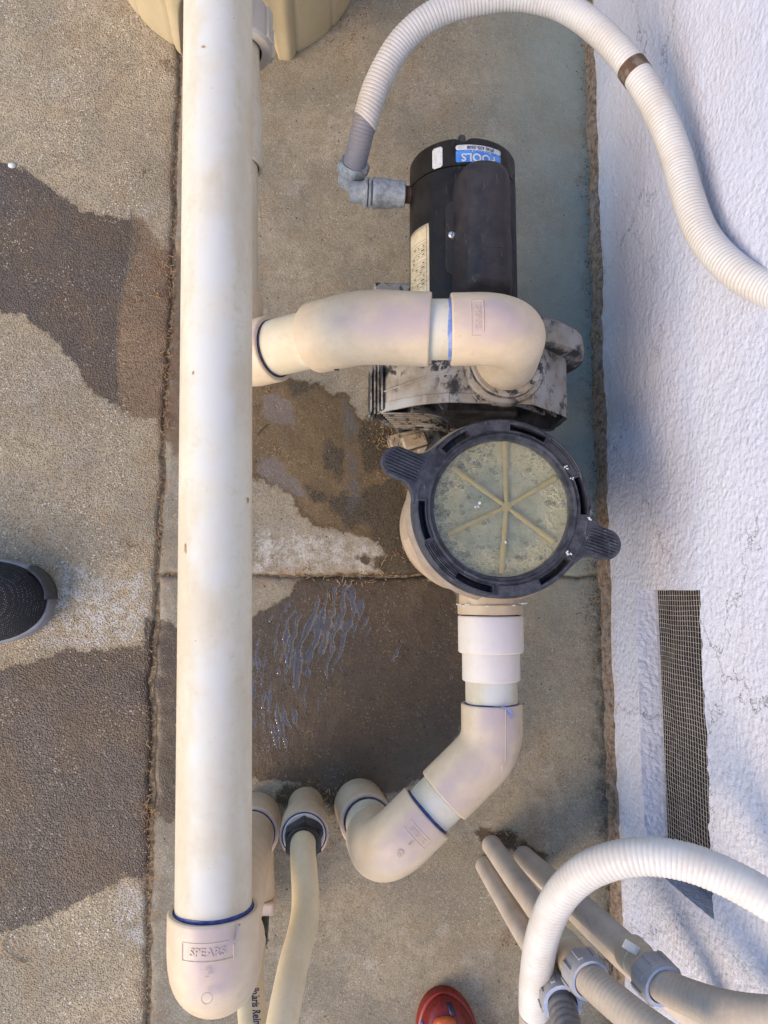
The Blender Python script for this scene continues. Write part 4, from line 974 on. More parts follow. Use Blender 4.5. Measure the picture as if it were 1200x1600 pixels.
# grey union nut on the filter port
def nut(name, c, t, R, w_, mat, parent, lugs=8, rin=None, lugh=.003, body=None):
    V, F = rings([(c-t*w_*.5, t, rin or R*.78), (c-t*w_*.5, t, R*.95), (c-t*w_*.44, t, R), (c+t*w_*.30, t, R), (c+t*w_*.5, t, R*.90), (c+t*w_*.5, t, rin or R*.78), (c-t*w_*.2, t, rin or R*.78)], 56); o = mesh_obj(name, V, F, mat, parent, angle=30)
    u, v = perp(t)
    for k in range(lugs):
        an = 2*PI*(k+.5)/lugs; e_ = u*math.cos(an)+v*math.sin(an); n_ = t.cross(e_)
        V, F = box(c-t*w_*.06+e_*(R+.0002), (lugh*2, R*.26, w_*.74), Matrix((e_, n_, t)).transposed()); bevel(mesh_obj('lug', V, F, mat, o if parent.parent is None else o), .0006)
    return o
nut('union_nut', P(364, 50, .285), uy, .0465, .050, M['greyunion'], dis, 8, .034)

# ================================================================== RETURN LINE (large top pipe)
RZ = .50; r3 = .0302
ret = thing('return_pipe', 'long white pipe running down the picture into a sky-tinted elbow at bottom left', 'pipe', P(398, 1275))
pa = P(341, 40, RZ); pb = P(333, 1535, RZ); tdir = (pb-pa).normalized(); far = pa-tdir*.30
pipe('pipe', seg_(far, pb-tdir*.03), r3, M['pipe'], ret)
mR = P(334, 1419, RZ); dR = (P(399, 1278, 0)-pb).normalized()
Lr = run([mR, pb, pb+dR*.085], .036, 18)
fitting('elbow', Lr, R2+.0006, .0320, M['fit'], ret)
glue(mR, -tdir, r3, ret, M['primer'], .0018, .0022, lip=.0018, seed=11)
gb = P(399, 1278, 0); pipe('pipe', seg_(pb+dR*.06, gb), r3, M['fit'], ret)
cf = [gb-dR*.0, gb-dR*.04, gb-dR*.085]; fitting('floor_coupling', [(p, -dR) for p in cf], R2+.0008, .0318, M['fit'], ret); glue(cf[-1], -dR, r3, ret, M['primerdark'], .001, .001)
logo(mR+tdir*.018, tdir, up_, R2+.0006, ret, PI/2, 1.0)
V = [P(373, 1443, RZ+.030), P(376, 1443, RZ+.030), P(371, 1468, RZ+.030), P(368, 1468, RZ+.030)]; mesh_obj('scrape_mark', [v+Vector((0, 0, .0004)) for v in V], [(0, 1, 2, 3)], M['hosegrey'], ret, smooth=False).modifiers.new('t', 'SOLIDIFY').thickness = .003
for px, py, sx, sy in ((320, 118, .0022, .0015), (386, 830, .0020, .0035), (290, 903, .0014, .0060), (391, 300, .001, .001), (303, 640, .0012, .002)):
    f = (py-40)/(1535-40); p = pa+(pb-pa)*f; rel = (P(px, py, RZ+.02)-p); rel = rel-tdir*rel.dot(tdir); rel.z = 0; q = min(rel.length/r3, .97); ang0 = math.asin(q)*(1 if rel.x > 0 else -1)
    uu_ = Vector((math.sin(ang0), 0, math.cos(ang0))); Vp = []
    for j in range(12):
        k_ = random.uniform(.5, 1.1); Vp.append((sy*k_*math.sin(2*PI*j/12), sx*k_*math.cos(2*PI*j/12), .0003))
    Vw = on_pipe(Vp+[(0, 0, .0006)], p, tdir, uu_, r3); mesh_obj('rust_stain', Vw, [(j, (j+1) % 12, 12) for j in range(12)], simple('brown speck', (.42, .26, .12), (.3, .17, .07), 300, .7) if 'speck' not in M else M['speck'], ret, smooth=False)
# tan floor fitting lying beside it
ff = thing('floor_fitting', 'pale tan capped fitting lying on the floor beside the lower elbow riser', 'fitting', P(398, 1330))
fa = P(393, 1275, .040); fb = P(396, 1402, .045); fd = (fb-fa).normalized()
pipe('barrel', [(fa, fd), (fb, fd)], .0290, M['fit'], ff)
V, F = box(fb+fd*.008, (.058, .016, .055), Matrix((Vector((1, 0, 0)), fd, fd.cross(Vector((1, 0, 0))).normalized()*-1)).transposed()); bevel(mesh_obj('end_cap', V, F, M['fit'], ff), .003, 3)
# printed hose
ph = thing('printed_hose', 'cream hose with navy lettering that emerges under the large elbow at bottom left', 'hose', P(395, 1450))
L, S_ = spline(Q([(400, 1425, .03), (397, 1460, .07), (391, 1520, .15), (394, 1580, .22), (402, 1650, .28), (410, 1760, .33)]), .006)
V, F = rings([(p, t, .0165) for p, t in L], 36, True, True); hz = mesh_obj('hose_body', V, F, M['hose'], ph)
V, F = rings([(p, t, .0185) for p, t in L[:10]], 24, True, True); mesh_obj('hose_cuff', V, F, M['black'], ph)
V, F = text_geo('Polaris Reinforced', .0125, .0002, .0002)
AL = np.array([tuple(p) for p, t in L]); TL = np.array([tuple(t) for p, t in L]); s0 = float(np.interp(P(396, 1572, .20).y, AL[::-1, 1], S_[::-1]))
def along(x_, y_, z_):
    q = s0+x_; p = Vector([np.interp(q, S_, AL[:, k]) for k in range(3)]); t_ = Vector([np.interp(q, S_, TL[:, k]) for k in range(3)]).normalized()
    u_ = (Vector((.22, .25, .95)) - t_*Vector((.22, .25, .95)).dot(t_)).normalized(); sd_ = u_.cross(t_).normalized(); a__ = y_/.0165; return p+(u_*math.cos(a__)-sd_*math.sin(a__)*-1)*(.0167+z_)
xmax = max(v[0] for v in V)
mesh_obj('lettering', [along(x_, y_, z_) for x_, y_, z_ in V], F, M['navyink'], ph, smooth=False)

# ================================================================== HOSE RISER
hr = thing('hose_riser', 'cream hose rising from a tan floor fitting with a black hexagonal bushing', 'hose', P(478, 1262))
b0 = P(478, 1258, 0); dz = Vector((.0, .0, 1))
V, F = rings([(b0, dz, .0258), (b0+dz*.080, dz, .0258), (b0+dz*.081, dz, .0245)], 48, False, True); mesh_obj('pipe_stub', V, F, M['beige'], hr)
V, F = rings([(b0+dz*.070, dz, .0265), (b0+dz*.082, dz, .0300), (b0+dz*.132, dz, .0312), (b0+dz*.136, dz, .0305), (b0+dz*.136, dz, .0285), (b0+dz*.130, dz, .028)], 56); mesh_obj('coupling', V, F, M['fit'], hr, angle=30)
V, F = rings([(b0+dz*.130, dz, .0283), (b0+dz*.1350, dz, .0283), (b0+dz*.1356, dz, .0262)], 56); mesh_obj('glue_ring', V, F, M['primerdark'], hr)
V, F = rings([(b0+dz*.130, dz, .0266), (b0+dz*.1372, dz, .0266), (b0+dz*.138, dz, .0255), (b0+dz*.138, dz, .019)], 56); mesh_obj('bushing', V, F, M['fitpale'], hr, angle=30)
V, F = rings([(b0+dz*.1380, dz, .0228), (b0+dz*.1390, dz, .0226), (b0+dz*.1390, dz, .018)], 56, rf=lambda k, an, r: r*(1+.10*math.sin(an*2+.6)+.03*math.sin(an*5))); mesh_obj('glue_ring', V, F, M['primerdark'], hr)
V, F = lathe([(.0001, 0), (.0250, 0), (.0255, .002), (.0255, .024), (.0240, .026), (.017, .026)], b0+dz*.138, seg=6, u=Vector((0, 1, 0))); mesh_obj('hexagon_bushing', V, F, M['black'], hr, angle=20)
V, F = rings([(b0+dz*.163, dz, .0212), (b0+dz*.174, dz, .0212), (b0+dz*.1755, dz, .0200), (b0+dz*.1755, dz, .0148)], 40); mesh_obj('hose_collar', V, F, M['black'], hr, angle=30)
hl, S_ = spline([b0+dz*.155, b0+dz*.20]+Q([(477, 1425, .275), (457, 1515, .335), (438, 1620, .385), (428, 1740, .42)]), .006)
V, F = rings([(p, t, .0152) for p, t in hl], 40, True, True); mesh_obj('hose_body', V, F, M['hose'], hr)

# ================================================================== ELECTRICAL CONDUITS
cdt = thing('flexible_conduit', 'white ribbed flexible conduit arching from the motor over to the stucco wall', 'conduit', P(590, 285, .19), 'flexible conduits')
hp = Q([(550, 272, .178), (558, 240, .205), (569, 196, .225), (590, 130, .240), (628, 65, .255), (680, 22, .27), (740, 2, .28), (810, -6, .29), (878, 10, .30), (935, 48, .315), (985, 103, .33), (1024, 165, .345), (1054, 235, .36), (1074, 305, .378), (1100, 370, .40), (1150, 424, .435), (1215, 458, .47), (1300, 478, .52), (1400, 485, .56)])
L, S_ = spline(hp, .003); rc = .0165
AL = np.array([tuple(p) for p, t in L])
def s_at(q): return float(S_[np.argmin(np.linalg.norm(AL-np.array(tuple(q)), axis=1))])
sg = s_at(P(571, 190, .215))
V, F = ribbed(L, S_, rc-.0012, .0040, .0005, 30, 0, sg+.012); mesh_obj('bare_sleeve', V, F, M['hosegrey'], cdt, angle=50)
sc_ = ribbed(L, S_, rc+.0003, .0046, .0006, 32, sg-.004, 99)
# slanting cut of the white jacket at its lower end
V, F = sc_; V = [Vector(v) for v in V]; u0 = 32
tt = (L[40][0]-L[20][0]).normalized()
for k in range(4*8):
    for i in range(32):
        idx_ = k*32+i; v = V[idx_]; off = (v-P(571, 190, .215)).dot(Vector((1, 0, 0)))
        V[idx_] = v + tt*(-off*.45)*(1-k/32)
mesh_obj('jacket', V, F, M['hosewhite'], cdt, angle=50)
sb = s_at(P(997, 106, .334))
def band(a, b, r, mat, parent, name, L=L, S_=S_):
    q = [(Vector([np.interp(x_, S_, AL[:, k]) for k in range(3)])) for x_ in np.linspace(a, b, 6)]; t_ = (q[-1]-q[0]).normalized()
    V, F = rings([(q[0], t_, r-.001)]+[(p, t_, r) for p in q]+[(q[-1], t_, r-.001)], 40); return mesh_obj(name, V, F, mat, parent)
band(sb-.008, sb+.008, rc+.0010, M['rust'], cdt, 'rusty_band')
# liquid-tight fitting at the motor
t1 = (L[8][0]-L[0][0]).normalized(); cn = L[0][0]
V, F = lathe([(.0155, .022), (.0180, .022), (.0192, .019), (.0195, .010), (.0175, .006), (.0165, -.010), (.013, -.013), (.0001, -.014)], cn-t1*.004, t1, seg=48); fitg = mesh_obj('angle_connector', V, F, M['galv'], cdt, angle=30)
V, F = lathe([(.018, .006), (.0208, .006), (.0213, .009), (.0213, .017), (.0200, .0205), (.0160, .0215)], cn-t1*.004, t1, seg=8); mesh_obj('compression_nut', V, F, M['galv'], cdt, angle=20)
mp = Vector((MX-MR+.002, P(0, 277, .19).y, .19)); st_ = Vector((cn.x, mp.y, .19)); hx = (mp-st_).normalized()
V, F = rings([(st_-hx*.004, hx, .013), (st_+hx*.012, hx, .014), (st_+hx*.016, hx, .0165)], 32, True, True); mesh_obj('angle_connector', V, F, M['galv'], cdt)
for k, (q, R_) in enumerate(((.016, .0205), (.0205, .0192))):
    V, F = rings([(st_+hx*q, hx, R_-.001), (st_+hx*(q+.0005), hx, R_), (st_+hx*(q+.0028), hx, R_), (st_+hx*(q+.0033), hx, R_-.001)], 8 if k == 0 else 40, True, True); mesh_obj('lock_ring', V, F, M['galv'], cdt, angle=25)
V, F = rings([(st_+hx*.024, hx, .0150), (st_+hx*.026, hx, .0150), (st_+hx*.0265, hx, .0198), (st_+hx*.030, hx, .0205), (st_+hx*.033, hx, .0190), (st_+hx*.048, hx, .0190), (st_+hx*.057, hx, .0168), (st_+hx*.060, hx, .0172), (st_+hx*.068, hx, .0172), (st_+hx*.069, hx, .0155)], 48, True, True); mesh_obj('steel_coupling', V, F, M['galv'], cdt, angle=40)
V, F = rings([(st_+hx*.066, hx, .0112), (mp+hx*.006, hx, .0112)], 32, True, True, rf=lambda k, an, r: r); mesh_obj('rusty_nipple', V, F, simple('dark rust', (.06, .022, .015), (.10, .05, .03), 150, .8), cdt)

c2 = thing('flexible_conduit', 'white ribbed flexible conduit looping past the wall vent at the lower right', 'conduit', P(834, 1600, .26), 'flexible conduits')
hp = Q([(838, 1790, .16), (836, 1690, .21), (835, 1600, .26), (837, 1530, .30), (848, 1462, .335), (872, 1405, .365), (910, 1366, .39), (958, 1345, .41), (1010, 1338, .425), (1070, 1346, .44), (1130, 1368, .455), (1190, 1400, .47), (1260, 1445, .485), (1350, 1510, .50)])
L, S_ = spline(hp, .003); AL = np.array([tuple(p) for p, t in L]); sg = s_at(P(835, 1577, .272))
V, F = ribbed(L, S_, .0168, .0042, .0005, 30, 0, sg+.003); mesh_obj('bare_sleeve', V, F, M['flexgrey'], c2, angle=50)
V, F = ribbed(L, S_, .0172, .0047, .0005, 32, sg, 99); mesh_obj('jacket', V, F, M['hosewhite'], c2, angle=50)

def stub(label, pts, r, fit=None, flex=None, flexmat='flexgrey', rf_=.0165, rib=None):
    o = thing('conduit_riser', label, 'conduit', P(*pts[0]), 'grey conduits rising from the floor')
    L, S_ = spline(Q(pts), .008)
    V, F = rings([(p, t, r) for p, t in L], 32, True, True); mesh_obj('rigid_pipe', V, F, M['greypvc'], o)
    if fit:
        a_, b_ = P(*fit[0]), P(*fit[1]); t = (b_-a_).normalized(); ln = (b_-a_).length
        V, F = rings([(a_-t*.004, t, r+.0005), (a_-t*.004, t, r+.0038), (a_+t*.012, t, r+.0042), (a_+t*.013, t, r+.0030), (a_+t*.026, t, r+.0030), (a_+t*.027, t, r+.0048), (a_+t*ln, t, r+.0048)], 40); mesh_obj('fitting_body', V, F, M['greyfit'], o, angle=30)
        nut('compression_nut', a_+t*(ln+.004), t, r+.0075, .024, M['nut'], o, 8, rf_+.0006, .0016)
        fl_ = [tuple(a_+t*(ln-.004)), tuple(a_+t*(ln+.010))]+[tuple(P(*q)) for q in flex]
        L, S2 = spline(fl_, .003)
        V, F = ribbed(L, S2, rf_, *(rib or (.005, .00035)), 30); mesh_obj('flexible_sleeve', V, F, M[flexmat], o, angle=50)
        dsk, F = rings([(a_+t*(ln+.0160), t, rf_+.0006), (a_+t*(ln+.0162), t, r+.0060)], 40); mesh_obj('nut_face', dsk, F, simple('pale blue seal', (.34, .42, .60), (.5, .5, .52), 80, .5), o)
    return o
stub('middle grey conduit rising to a tan and grey compression fitting behind the white loop', [(768, 1320, 0), (800, 1366, .11), (838, 1418, .205), (880, 1476, .285)], .0143, [(882, 1480, .288), (912, 1519, .335)], [(950, 1556, .375), (1010, 1604, .42), (1090, 1660, .46)])
stub('grey conduit nearest the wall, its fitting bearing a small paper tag', [(818, 1338, 0), (870, 1384, .13), (930, 1436, .235), (986, 1488, .315)], .0148, [(988, 1490, .317), (1022, 1526, .355)], [(1070, 1556, .385), (1140, 1578, .42), (1220, 1588, .45), (1320, 1590, .48)])
stub('leftmost slim grey conduit with a dark corrugated sleeve at the bottom edge', [(757, 1352, 0), (785, 1400, .10), (822, 1462, .20), (862, 1524, .28)], .0135, [(863, 1526, .282), (874, 1556, .318)], [(882, 1590, .345), (896, 1640, .38), (915, 1700, .41)], 'flexdark', .0148, (.0085, .0016))
stub('plain pale conduit without a fitting, passing under the one nearest the wall', [(832, 1352, 0), (890, 1412, .125), (980, 1500, .245), (1060, 1566, .31), (1150, 1640, .36)], .0150)
tg = P(986, 1480, .345); V, F = box(tg, (.018, .009, .0012), Matrix.Rotation(-.55, 3, 'Z')); tagp = bevel(mesh_obj('paper_tag', V, F, M['whitelabel'], [o for o in bpy.data.objects if o.name == 'conduit_riser.001'][0]), .003, 3)

# ================================================================== FILTER TANK
fc = P(372, -81, 0); FR = 208*H/1200*1.0
ft = thing('filter_tank', 'tan plastic filter tank base with moulded feet at the top edge of the picture', 'filter', fc)
def skirt():
    nt = 360; zs = [0, .003, .010, .03, .05, .07, .09, .11, .13, .15, .18, .22, .27]; V = []; F = []; keep = []
    def arch(dg):      # height of the openings between the feet
        h_ = 0
        for a_, wd in ((-92, 21.5), (30, 26), (150, 26)):
            d_ = abs((dg-a_+180) % 360-180)
            if d_ < wd: h_ = max(h_, .125*math.sqrt(max(0, 1-(d_/wd)**7)))
        return h_
    cols = []
    for i in range(nt):
        dg = i; an = math.radians(dg); h0 = arch(dg)
        groove = 0
        for q in (-61, -119, -40, -140, -20, -160, 0, 180, 60, 90, 120): groove += .0032*math.exp(-(((dg-q+180) % 360-180)/1.0)**2)
        lob = .008*math.exp(-((abs((dg+90+180) % 360-180)-24.5)/3.5)**2)
        col = []
        for z_ in zs:
            zz = h0+(z_)*(1-h0/.27); r = FR - .002*max(0, 1-z_/.008) - zz*.06 - groove + lob*(1-zz/.27)
            col.append(Vector((fc.x+math.cos(an)*r, fc.y+math.sin(an)*r, zz)))
        inn = [Vector((fc.x+math.cos(an)*(FR-.035), fc.y+math.sin(an)*(FR-.035), h0)), Vector((fc.x+math.cos(an)*(FR-.060), fc.y+math.sin(an)*(FR-.060), h0+(.25-h0)*.9))]
        cols.append(inn[::-1]+col)
    m_ = len(cols[0])
    for c_ in cols: V += c_
    for i in range(nt):
        j = (i+1) % nt
        for k in range(m_-1): F.append((i*m_+k, j*m_+k, j*m_+k+1, i*m_+k+1))
    return mesh_obj('base_skirt', V, F, M['tank'], ft, angle=50)
skirt()
V, F = lathe([(FR-.028, .268), (FR-.02, .28), (FR-.016, .32), (FR-.016, .62), (FR-.03, .70), (FR-.08, .77), (.03, .80), (.0001, .80)], Vector((fc.x, fc.y, 0)), seg=96); mesh_obj('tank_shell', V, F, M['tank'], ft, angle=40)
V, F = lathe([(.036, -.07), (.036, .05), (.042, .055)], Vector((P(362, 0, .285).x, fc.y-FR, .285)), Vector((0, 1, 0)), seg=40); mesh_obj('port', V, F, M['black'], ft)

# ================================================================== PEOPLE (only their shoes are in the picture)
M['knit'] = None
s = NT('black knitted textile')
kv = s.mapv((1, 1, 1), (0, 0, .35)); wv = s.N.new("ShaderNodeTexWave"); wv.bands_direction = 'Y'; s.set(wv.inputs[0], kv); wv.inputs["Scale"].default_value = 62; wv.inputs["Distortion"].default_value = .4
vx = s.vor(430, vec=s.mapv((1, .75, 1), (0, 0, .35)), rand=.25)
f = s.math('MULTIPLY', s.ramp(vx, .12, .30, 1, 0), s.ramp(s.noise(35, 3), .38, .62, .2, 1))
c = s.mix(f, (.006, .006, .008), (.20, .18, .20)); M['knit'] = s.fin(c, .85, s.bump(vx, .8, .001))
M['sole'] = simple('grey rubber sole', (.20, .20, .22), (.27, .26, .28), 40, .6)
M['toecap'] = simple('charcoal toe guard', (.045, .045, .048), (.07, .068, .066), 80, .6)
M['denim'] = simple('dark trousers', (.03, .035, .05), (.05, .055, .07), 120, .9)
def shoe(parent, heel, tip, half, mats, solez=.028, up=.062, power=2.3):
    """lofted shoe from toe tip backwards; returns upper and sole"""
    heel, tip = Vector(heel), Vector(tip); t = (tip-heel).normalized(); n_ = Vector((-t.y, t.x, 0)); Ln = (tip-heel).length
    def wdt(s_):   # half width at distance s_ behind the toe
        q = min(s_/(half*1.7), 1); w_ = half*(1-(1-q)**power)**(1/power)
        return w_*(1-.14*min(1, max(0, (s_-.12)/.08))) * (1 if s_ < Ln-.04 else math.sqrt(max(0, 1-((s_-(Ln-.04))/.0401)**2)))
    ss = [0.0004, .002, .005, .009, .014, .020, .028, .038, .05, .065, .085, .11, .14, .17, .20, .23, Ln-.035, Ln-.02, Ln-.008, Ln-.001]
    def loft(z0, z1f, off, m_, name, N_=30, flat=False):
        V = []; F = []
        for s_ in ss:
            w_ = max(wdt(s_)+off, .0005); c_ = tip-t*(s_-(off if s_ < .1 else -off))
            zt = z1f(s_)
            for i in range(N_+1):
                an = PI*i/N_
                if flat:
                    y_ = math.copysign(abs(math.cos(an))**.25, math.cos(an)); z_ = abs(math.sin(an))**.22
                else:
                    y_ = math.copysign(abs(math.cos(an))**.75, math.cos(an)); z_ = abs(math.sin(an))**.85
                V.append(c_+n_*w_*y_+Vector((0, 0, z0+(zt-z0)*z_)))
        for j in range(len(ss)-1):
            for i in range(N_): q = j*(N_+1)+i; F.append((q, q+1, q+N_+2, q+N_+1))
        F.append(tuple(range(N_+1))); F.append(tuple(range((len(ss)-1)*(N_+1), len(ss)*(N_+1)))[::-1])
        return mesh_obj(name, V, F, m_, parent, angle=55)
    topf = lambda s_: solez + (up-solez)*min(1, (s_/.045))**.42 + max(0, s_-.08)*.32 if s_ < .2 else solez+(up-solez)+.038
    a_ = loft(solez-.012, topf, -.0028, mats[0], 'shoe_upper'); b_ = loft(0.0, lambda s_: solez, 0, mats[1], 'shoe_sole', flat=True)
    return a_, b_, t, n_, wdt
pe = thing('person', 'person at the left edge showing only the toe of a black knitted sneaker', 'person', P(-120, 940))
ua, sa, t, n_, wdt = shoe(pe, P(-290, 950, 0), P(88, 936, 0), 66*H/1200*.98, (M['knit'], M['sole']))
tip = P(88, 936, 0); V = []; F = []; N_ = 14
for i in range(N_+1):
    w_ = -.004+.030*i/N_    # rubber guard round the toe, on its upper side
    s_ = .0008+.0300*(max(0, (i/N_-.05)))**1.9
    c_ = tip-t*s_+n_*(wdt(s_)) if i > 0 else tip-t*.0004
    out = (t*(1-i/N_)+n_*(i/N_)).normalized()
    for z_, q in ((.002, .0012), (.027, .0014), (.033, -.002), (.036, -.005)): V.append(c_+out*q+Vector((0, 0, z_)))
for i in range(N_):
    for k in range(3): F.append((i*4+k, i*4+k+1, i*4+5+k, i*4+4+k))
o = mesh_obj('toe_guard', V, F, M['toecap'], pe, angle=60); o.modifiers.new('t', 'SOLIDIFY').thickness = .002
an_ = P(-290, 950, 0)+t*.075
V, F = rings([(an_+Vector((0, 0, .05)), Vector((0, 0, 1)), .044), (an_+Vector((0, 0, .12)), Vector((0, 0, 1)), .048), (an_+Vector((-.005, 0, .17)), Vector((0, 0, 1)), .052)], 28, True, True); mesh_obj('trouser_leg', V, F, M['denim'], pe)
M['red'] = simple('dark red glossy rubber', (.16, .008, .006), (.12, .007, .005), 50, .3)
M['redsole'] = simple('red rubber sole', (.22, .012, .008), (.16, .010, .007), 60, .4)
p2 = thing('person', 'person at the bottom edge showing only the toe of a glossy red shoe', 'person', P(700, 1740))
ub, sb_, t, n_, wdt = shoe(p2, P(735, 1815, 0), P(684, 1540, 0), 47*H/1200, (M['red'], M['redsole']), .018, .050, 2.1)
def patch(pts, mat, z_=.052, name='colour_patch'):
    bpy.context.view_layer.update(); dg = bpy.context.evaluated_depsgraph_get(); V = []
    me = ub.data; from mathutils.bvhtree import BVHTree
    off = p2.location; bv = BVHTree.FromPolygons([v.co+off for v in me.vertices], [tuple(p.vertices) for p in me.polygons])
    G_ = []
    for x_, y_ in pts:
        q = P(x_, y_, .04); hit = bv.ray_cast(CAM, (q-CAM).normalized()); G_.append((hit[0] if hit[0] else q)+Vector((0, 0, .0012)))
    c_ = sum(G_, Vector())/len(G_); q = P((pts[0][0]+pts[len(pts)//2][0])/2, (pts[0][1]+pts[len(pts)//2][1])/2, .04); hit = bv.ray_cast(CAM, (q-CAM).normalized())
    if hit[0]: c_ = hit[0]+Vector((0, 0, .0016))
    n = len(G_); F = [(i, (i+1) % n, n) for i in range(n)]
    o = mesh_obj(name, G_+[c_], F, mat, p2); o.modifiers.new('t', 'SOLIDIFY').thickness = .001
patch([(697, 1566), (704, 1565), (708, 1575), (713, 1586), (704, 1586), (701, 1578)], simple('violet blue patch', (.02, .010, .045), None, 60, .4))
patch([(676, 1600), (680, 1590), (690, 1587), (702, 1587), (710, 1592), (714, 1602), (700, 1612), (684, 1612)], simple('orange patch', (.40, .07, .015), (.5, .12, .03), 60, .35))
patch([(654, 1602), (657, 1595), (661, 1595), (662, 1606)], simple('light blue patch', (.08, .10, .42), None, 60, .4))
an_ = P(735, 1815, 0)+t*.06
V, F = rings([(an_+Vector((0, 0, .04)), Vector((0, 0, 1)), .036), (an_+Vector((0, 0, .15)), Vector((0, -.1, 1)), .042)], 28, True, True); mesh_obj('trouser_leg', V, F, M['denim'], p2)

# ================================================================== DEBRIS
M['straw'] = simple('dry straw', (.52, .36, .18), (.30, .17, .08), 20, .8, lo=.35, hi=.65)
M['crumb'] = simple('brown leaf crumbs', (.20, .09, .035), (.36, .20, .09), 60, .9)
M['dark'] = simple('dark soil crumbs', (.035, .028, .02), (.09, .065, .045), 60, .95)
gs, gc, gd = G(), G(), G()
def straw(c, ln, r=.00045, lift=.002):
    an = random.uniform(0, PI*2); cv = random.uniform(-1.2, 1.2); L = []; p = Vector(c)+Vector((0, 0, random.uniform(.0006, lift)))
    for k in range(5):
        t = Vector((math.cos(an), math.sin(an), random.uniform(-.12, .12))); L.append((p.copy(), t, r*(1-.12*k))); p = p+t*ln/5; an += cv/5
    gs.add(*rings(L, 4))
def crumb(g, c, sz):
    V = []; 
    for k in range(6): V.append(Vector(c)+Vector((math.cos(k*PI/3)*sz*random.uniform(.5, 1), math.sin(k*PI/3)*sz*random.uniform(.4, 1), random.uniform(.0002, .0012))))
    V.append(Vector(c)+Vector((0, 0, .0006+sz*.5))); g.add(V, [(i, (i+1) % 6, 6) for i in range(6)])
def cluster(px, py, rx, ry, ns, nc, ln=.010, nd=0):
    for k in range(ns): straw(P(px+random.gauss(0, rx), py+random.gauss(0, ry)), random.uniform(.4, 1.2)*ln, random.uniform(.0003, .0006), .004)
    for k in range(nc): crumb(gc, P(px+random.gauss(0, rx), py+random.gauss(0, ry)), random.uniform(.0006, .002))
    for k in range(nd): crumb(gd, P(px+random.gauss(0, rx), py+random.gauss(0, ry)), random.uniform(.0005, .0016))
for py in range(150, 1600, 7):      # along the long joint
    px = float(np.interp(py, [q[1] for q in JOINT], [q[0] for q in JOINT]))
    dense = 3 if 430 < py < 700 or 1240 < py < 1480 else 1
    cluster(px, py, 2.2, 4, random.randint(0, dense), dense, .009, 1)
for px, py, rx, ry, ns, nc in ((258, 420, 8, 5, 9, 8), (217, 466, 6, 5, 8, 8), (250, 462, 5, 4, 5, 6), (256, 552, 5, 4, 7, 6), (251, 585, 6, 5, 8, 6), (262, 668, 5, 9, 12, 10), (248, 838, 4, 14, 12, 14), (203, 852, 7, 4, 3, 14), (225, 1262, 9, 8, 16, 18), (236, 1280, 3, 14, 14, 12),
                            (545, 908, 24, 4, 22, 12), (430, 893, 10, 6, 5, 10), (478, 893, 8, 6, 8, 10), (520, 935, 6, 8, 4, 5), (600, 690, 12, 14, 26, 50), (575, 620, 5, 12, 4, 6), (418, 610, 6, 6, 4, 10), (430, 702, 5, 5, 6, 6), (520, 1240, 14, 10, 14, 22),
                            (500, 1262, 10, 12, 14, 14), (520, 1300, 7, 20, 12, 10), (440, 1262, 8, 10, 8, 16), (480, 1228, 22, 6, 10, 30), (435, 70, 12, 18, 6, 90), (540, 60, 14, 16, 14, 30), (262, 100, 8, 6, 4, 18), (790, 1468, 8, 7, 12, 10), (615, 875, 20, 14, 12, 20),
                            (640, 860, 12, 22, 8, 22), (800, 1312, 14, 8, 8, 16), (770, 1300, 8, 4, 3, 12), (925, 1400, 12, 20, 8, 8), (195, 90, 30, 22, 4, 12), (225, 268, 8, 8, 2, 14), (570, 25, 10, 12, 10, 12)):
    cluster(px, py, rx, ry, ns, nc, .011, nc//2)
for k in range(1500):    # dark crumbs gathered at the foot of the wall
    y_ = random.uniform(-.70, .95); x_ = float(WX(y_))-abs(random.gauss(0, .007)); crumb(gd, (x_, y_, 0), random.uniform(.0003, .0012)*random.choice((1, 1, 1.6)))
for k in range(500): crumb(gd, P(random.gauss(928, 12), random.gauss(915, 45)), random.uniform(.0003, .0012))
for k in range(40): straw(P(random.gauss(930, 10), random.gauss(925, 35)), .009)
for k in range(170): straw(P(random.uniform(0, 900), random.uniform(0, 1600)), random.uniform(.002, .006), .0003, .001)
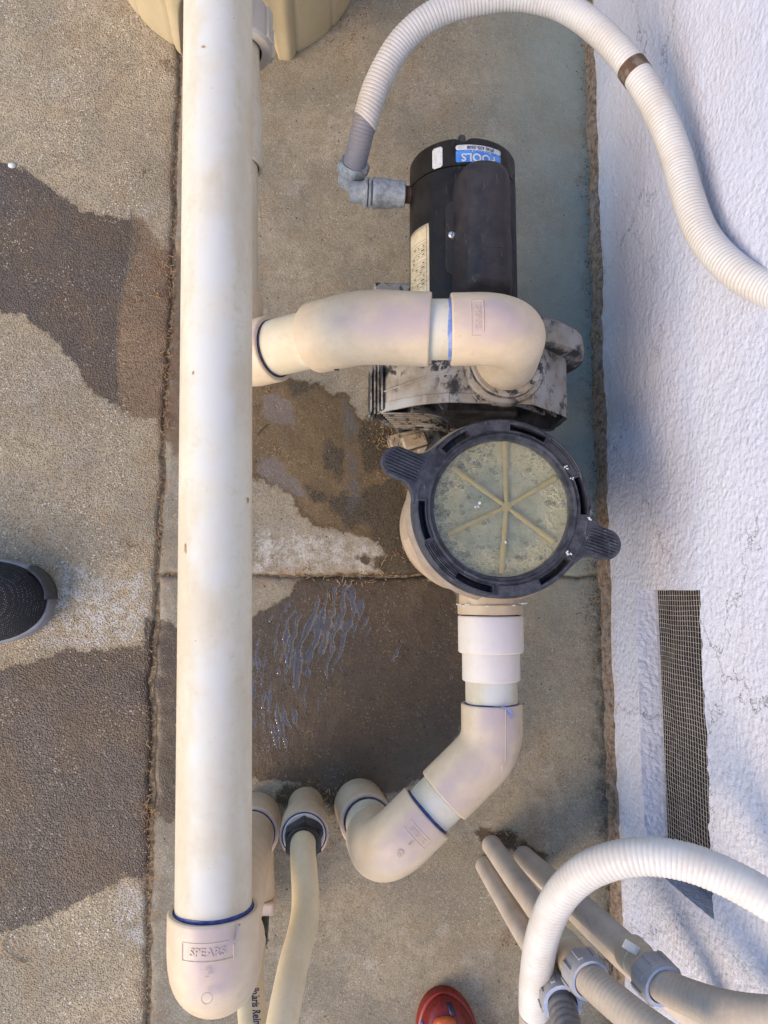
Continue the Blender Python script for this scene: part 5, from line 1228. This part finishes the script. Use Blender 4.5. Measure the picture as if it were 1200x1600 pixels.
for k in range(320): crumb(gc if k % 3 else gd, P(random.uniform(0, 930), random.uniform(0, 1600)), random.uniform(.0004, .0011))
for k in range(160): crumb(gc, P(random.gauss(860, 40), random.gauss(1130, 70)), random.uniform(.0005, .0016))
for g_, nm, mt, lb in ((gs, 'dry_straw', 'straw', 'x'), (gc, 'leaf_crumbs', 'crumb', 'x'), (gd, 'soil_crumbs', 'dark', 'x')):
    o = g_.obj(nm, M[mt], None, smooth=False); o['kind'] = 'stuff'
    o['label'] = {'dry_straw': 'dry straw and pine needles caught in the concrete joints', 'leaf_crumbs': 'brown leaf crumbs scattered over the concrete', 'soil_crumbs': 'dark soil crumbs along the foot of the wall'}[nm]
    o['category'] = {'dry_straw': 'straw', 'leaf_crumbs': 'leaf litter', 'soil_crumbs': 'soil'}[nm]
for px, py in ((320, 118), (386, 830), (291, 905), (330, 980), (372, 690)):
    pass
# long curved needle at lower left, pebble at upper left, twig in the damp patch
L, S_ = spline([P(15, 1452)+Vector((0, 0, .002)), P(3, 1475)+Vector((0, 0, .004)), P(8, 1490)+Vector((0, 0, .003)), P(40, 1504)+Vector((0, 0, .002))], .003)
V, F = rings([(p, t, .0007) for p, t in L], 6, True, True); tag(mesh_obj('dry_stem', V, F, M['straw'], loc=P(15, 1480)), 'long curved dry stem on the concrete at lower left', 'stem')
L, S_ = spline([P(402, 680)+Vector((0, 0, .002)), P(413, 668)+Vector((0, 0, .003)), P(420, 663)+Vector((0, 0, .002))], .003)
V, F = rings([(p, t, .0006) for p, t in L], 6, True, True); tag(mesh_obj('twig', V, F, M['dark'], loc=P(410, 672)), 'tiny dark twig on the damp concrete right of the long pipe', 'twig')
V = []; F = []; c_ = P(19, 259)
V, F = lathe([(.0001, .004), (.0025, .0036), (.0042, .002), (.0046, .0008), (.004, -.001)], c_, seg=10); tag(mesh_obj('pebble', [Vector((c_.x+(v.x-c_.x)*1.3, v.y, v.z)) for v in V], F, M['whitelabel'], loc=c_), 'small pale pebble at the edge of the upper left wet patch', 'pebble')
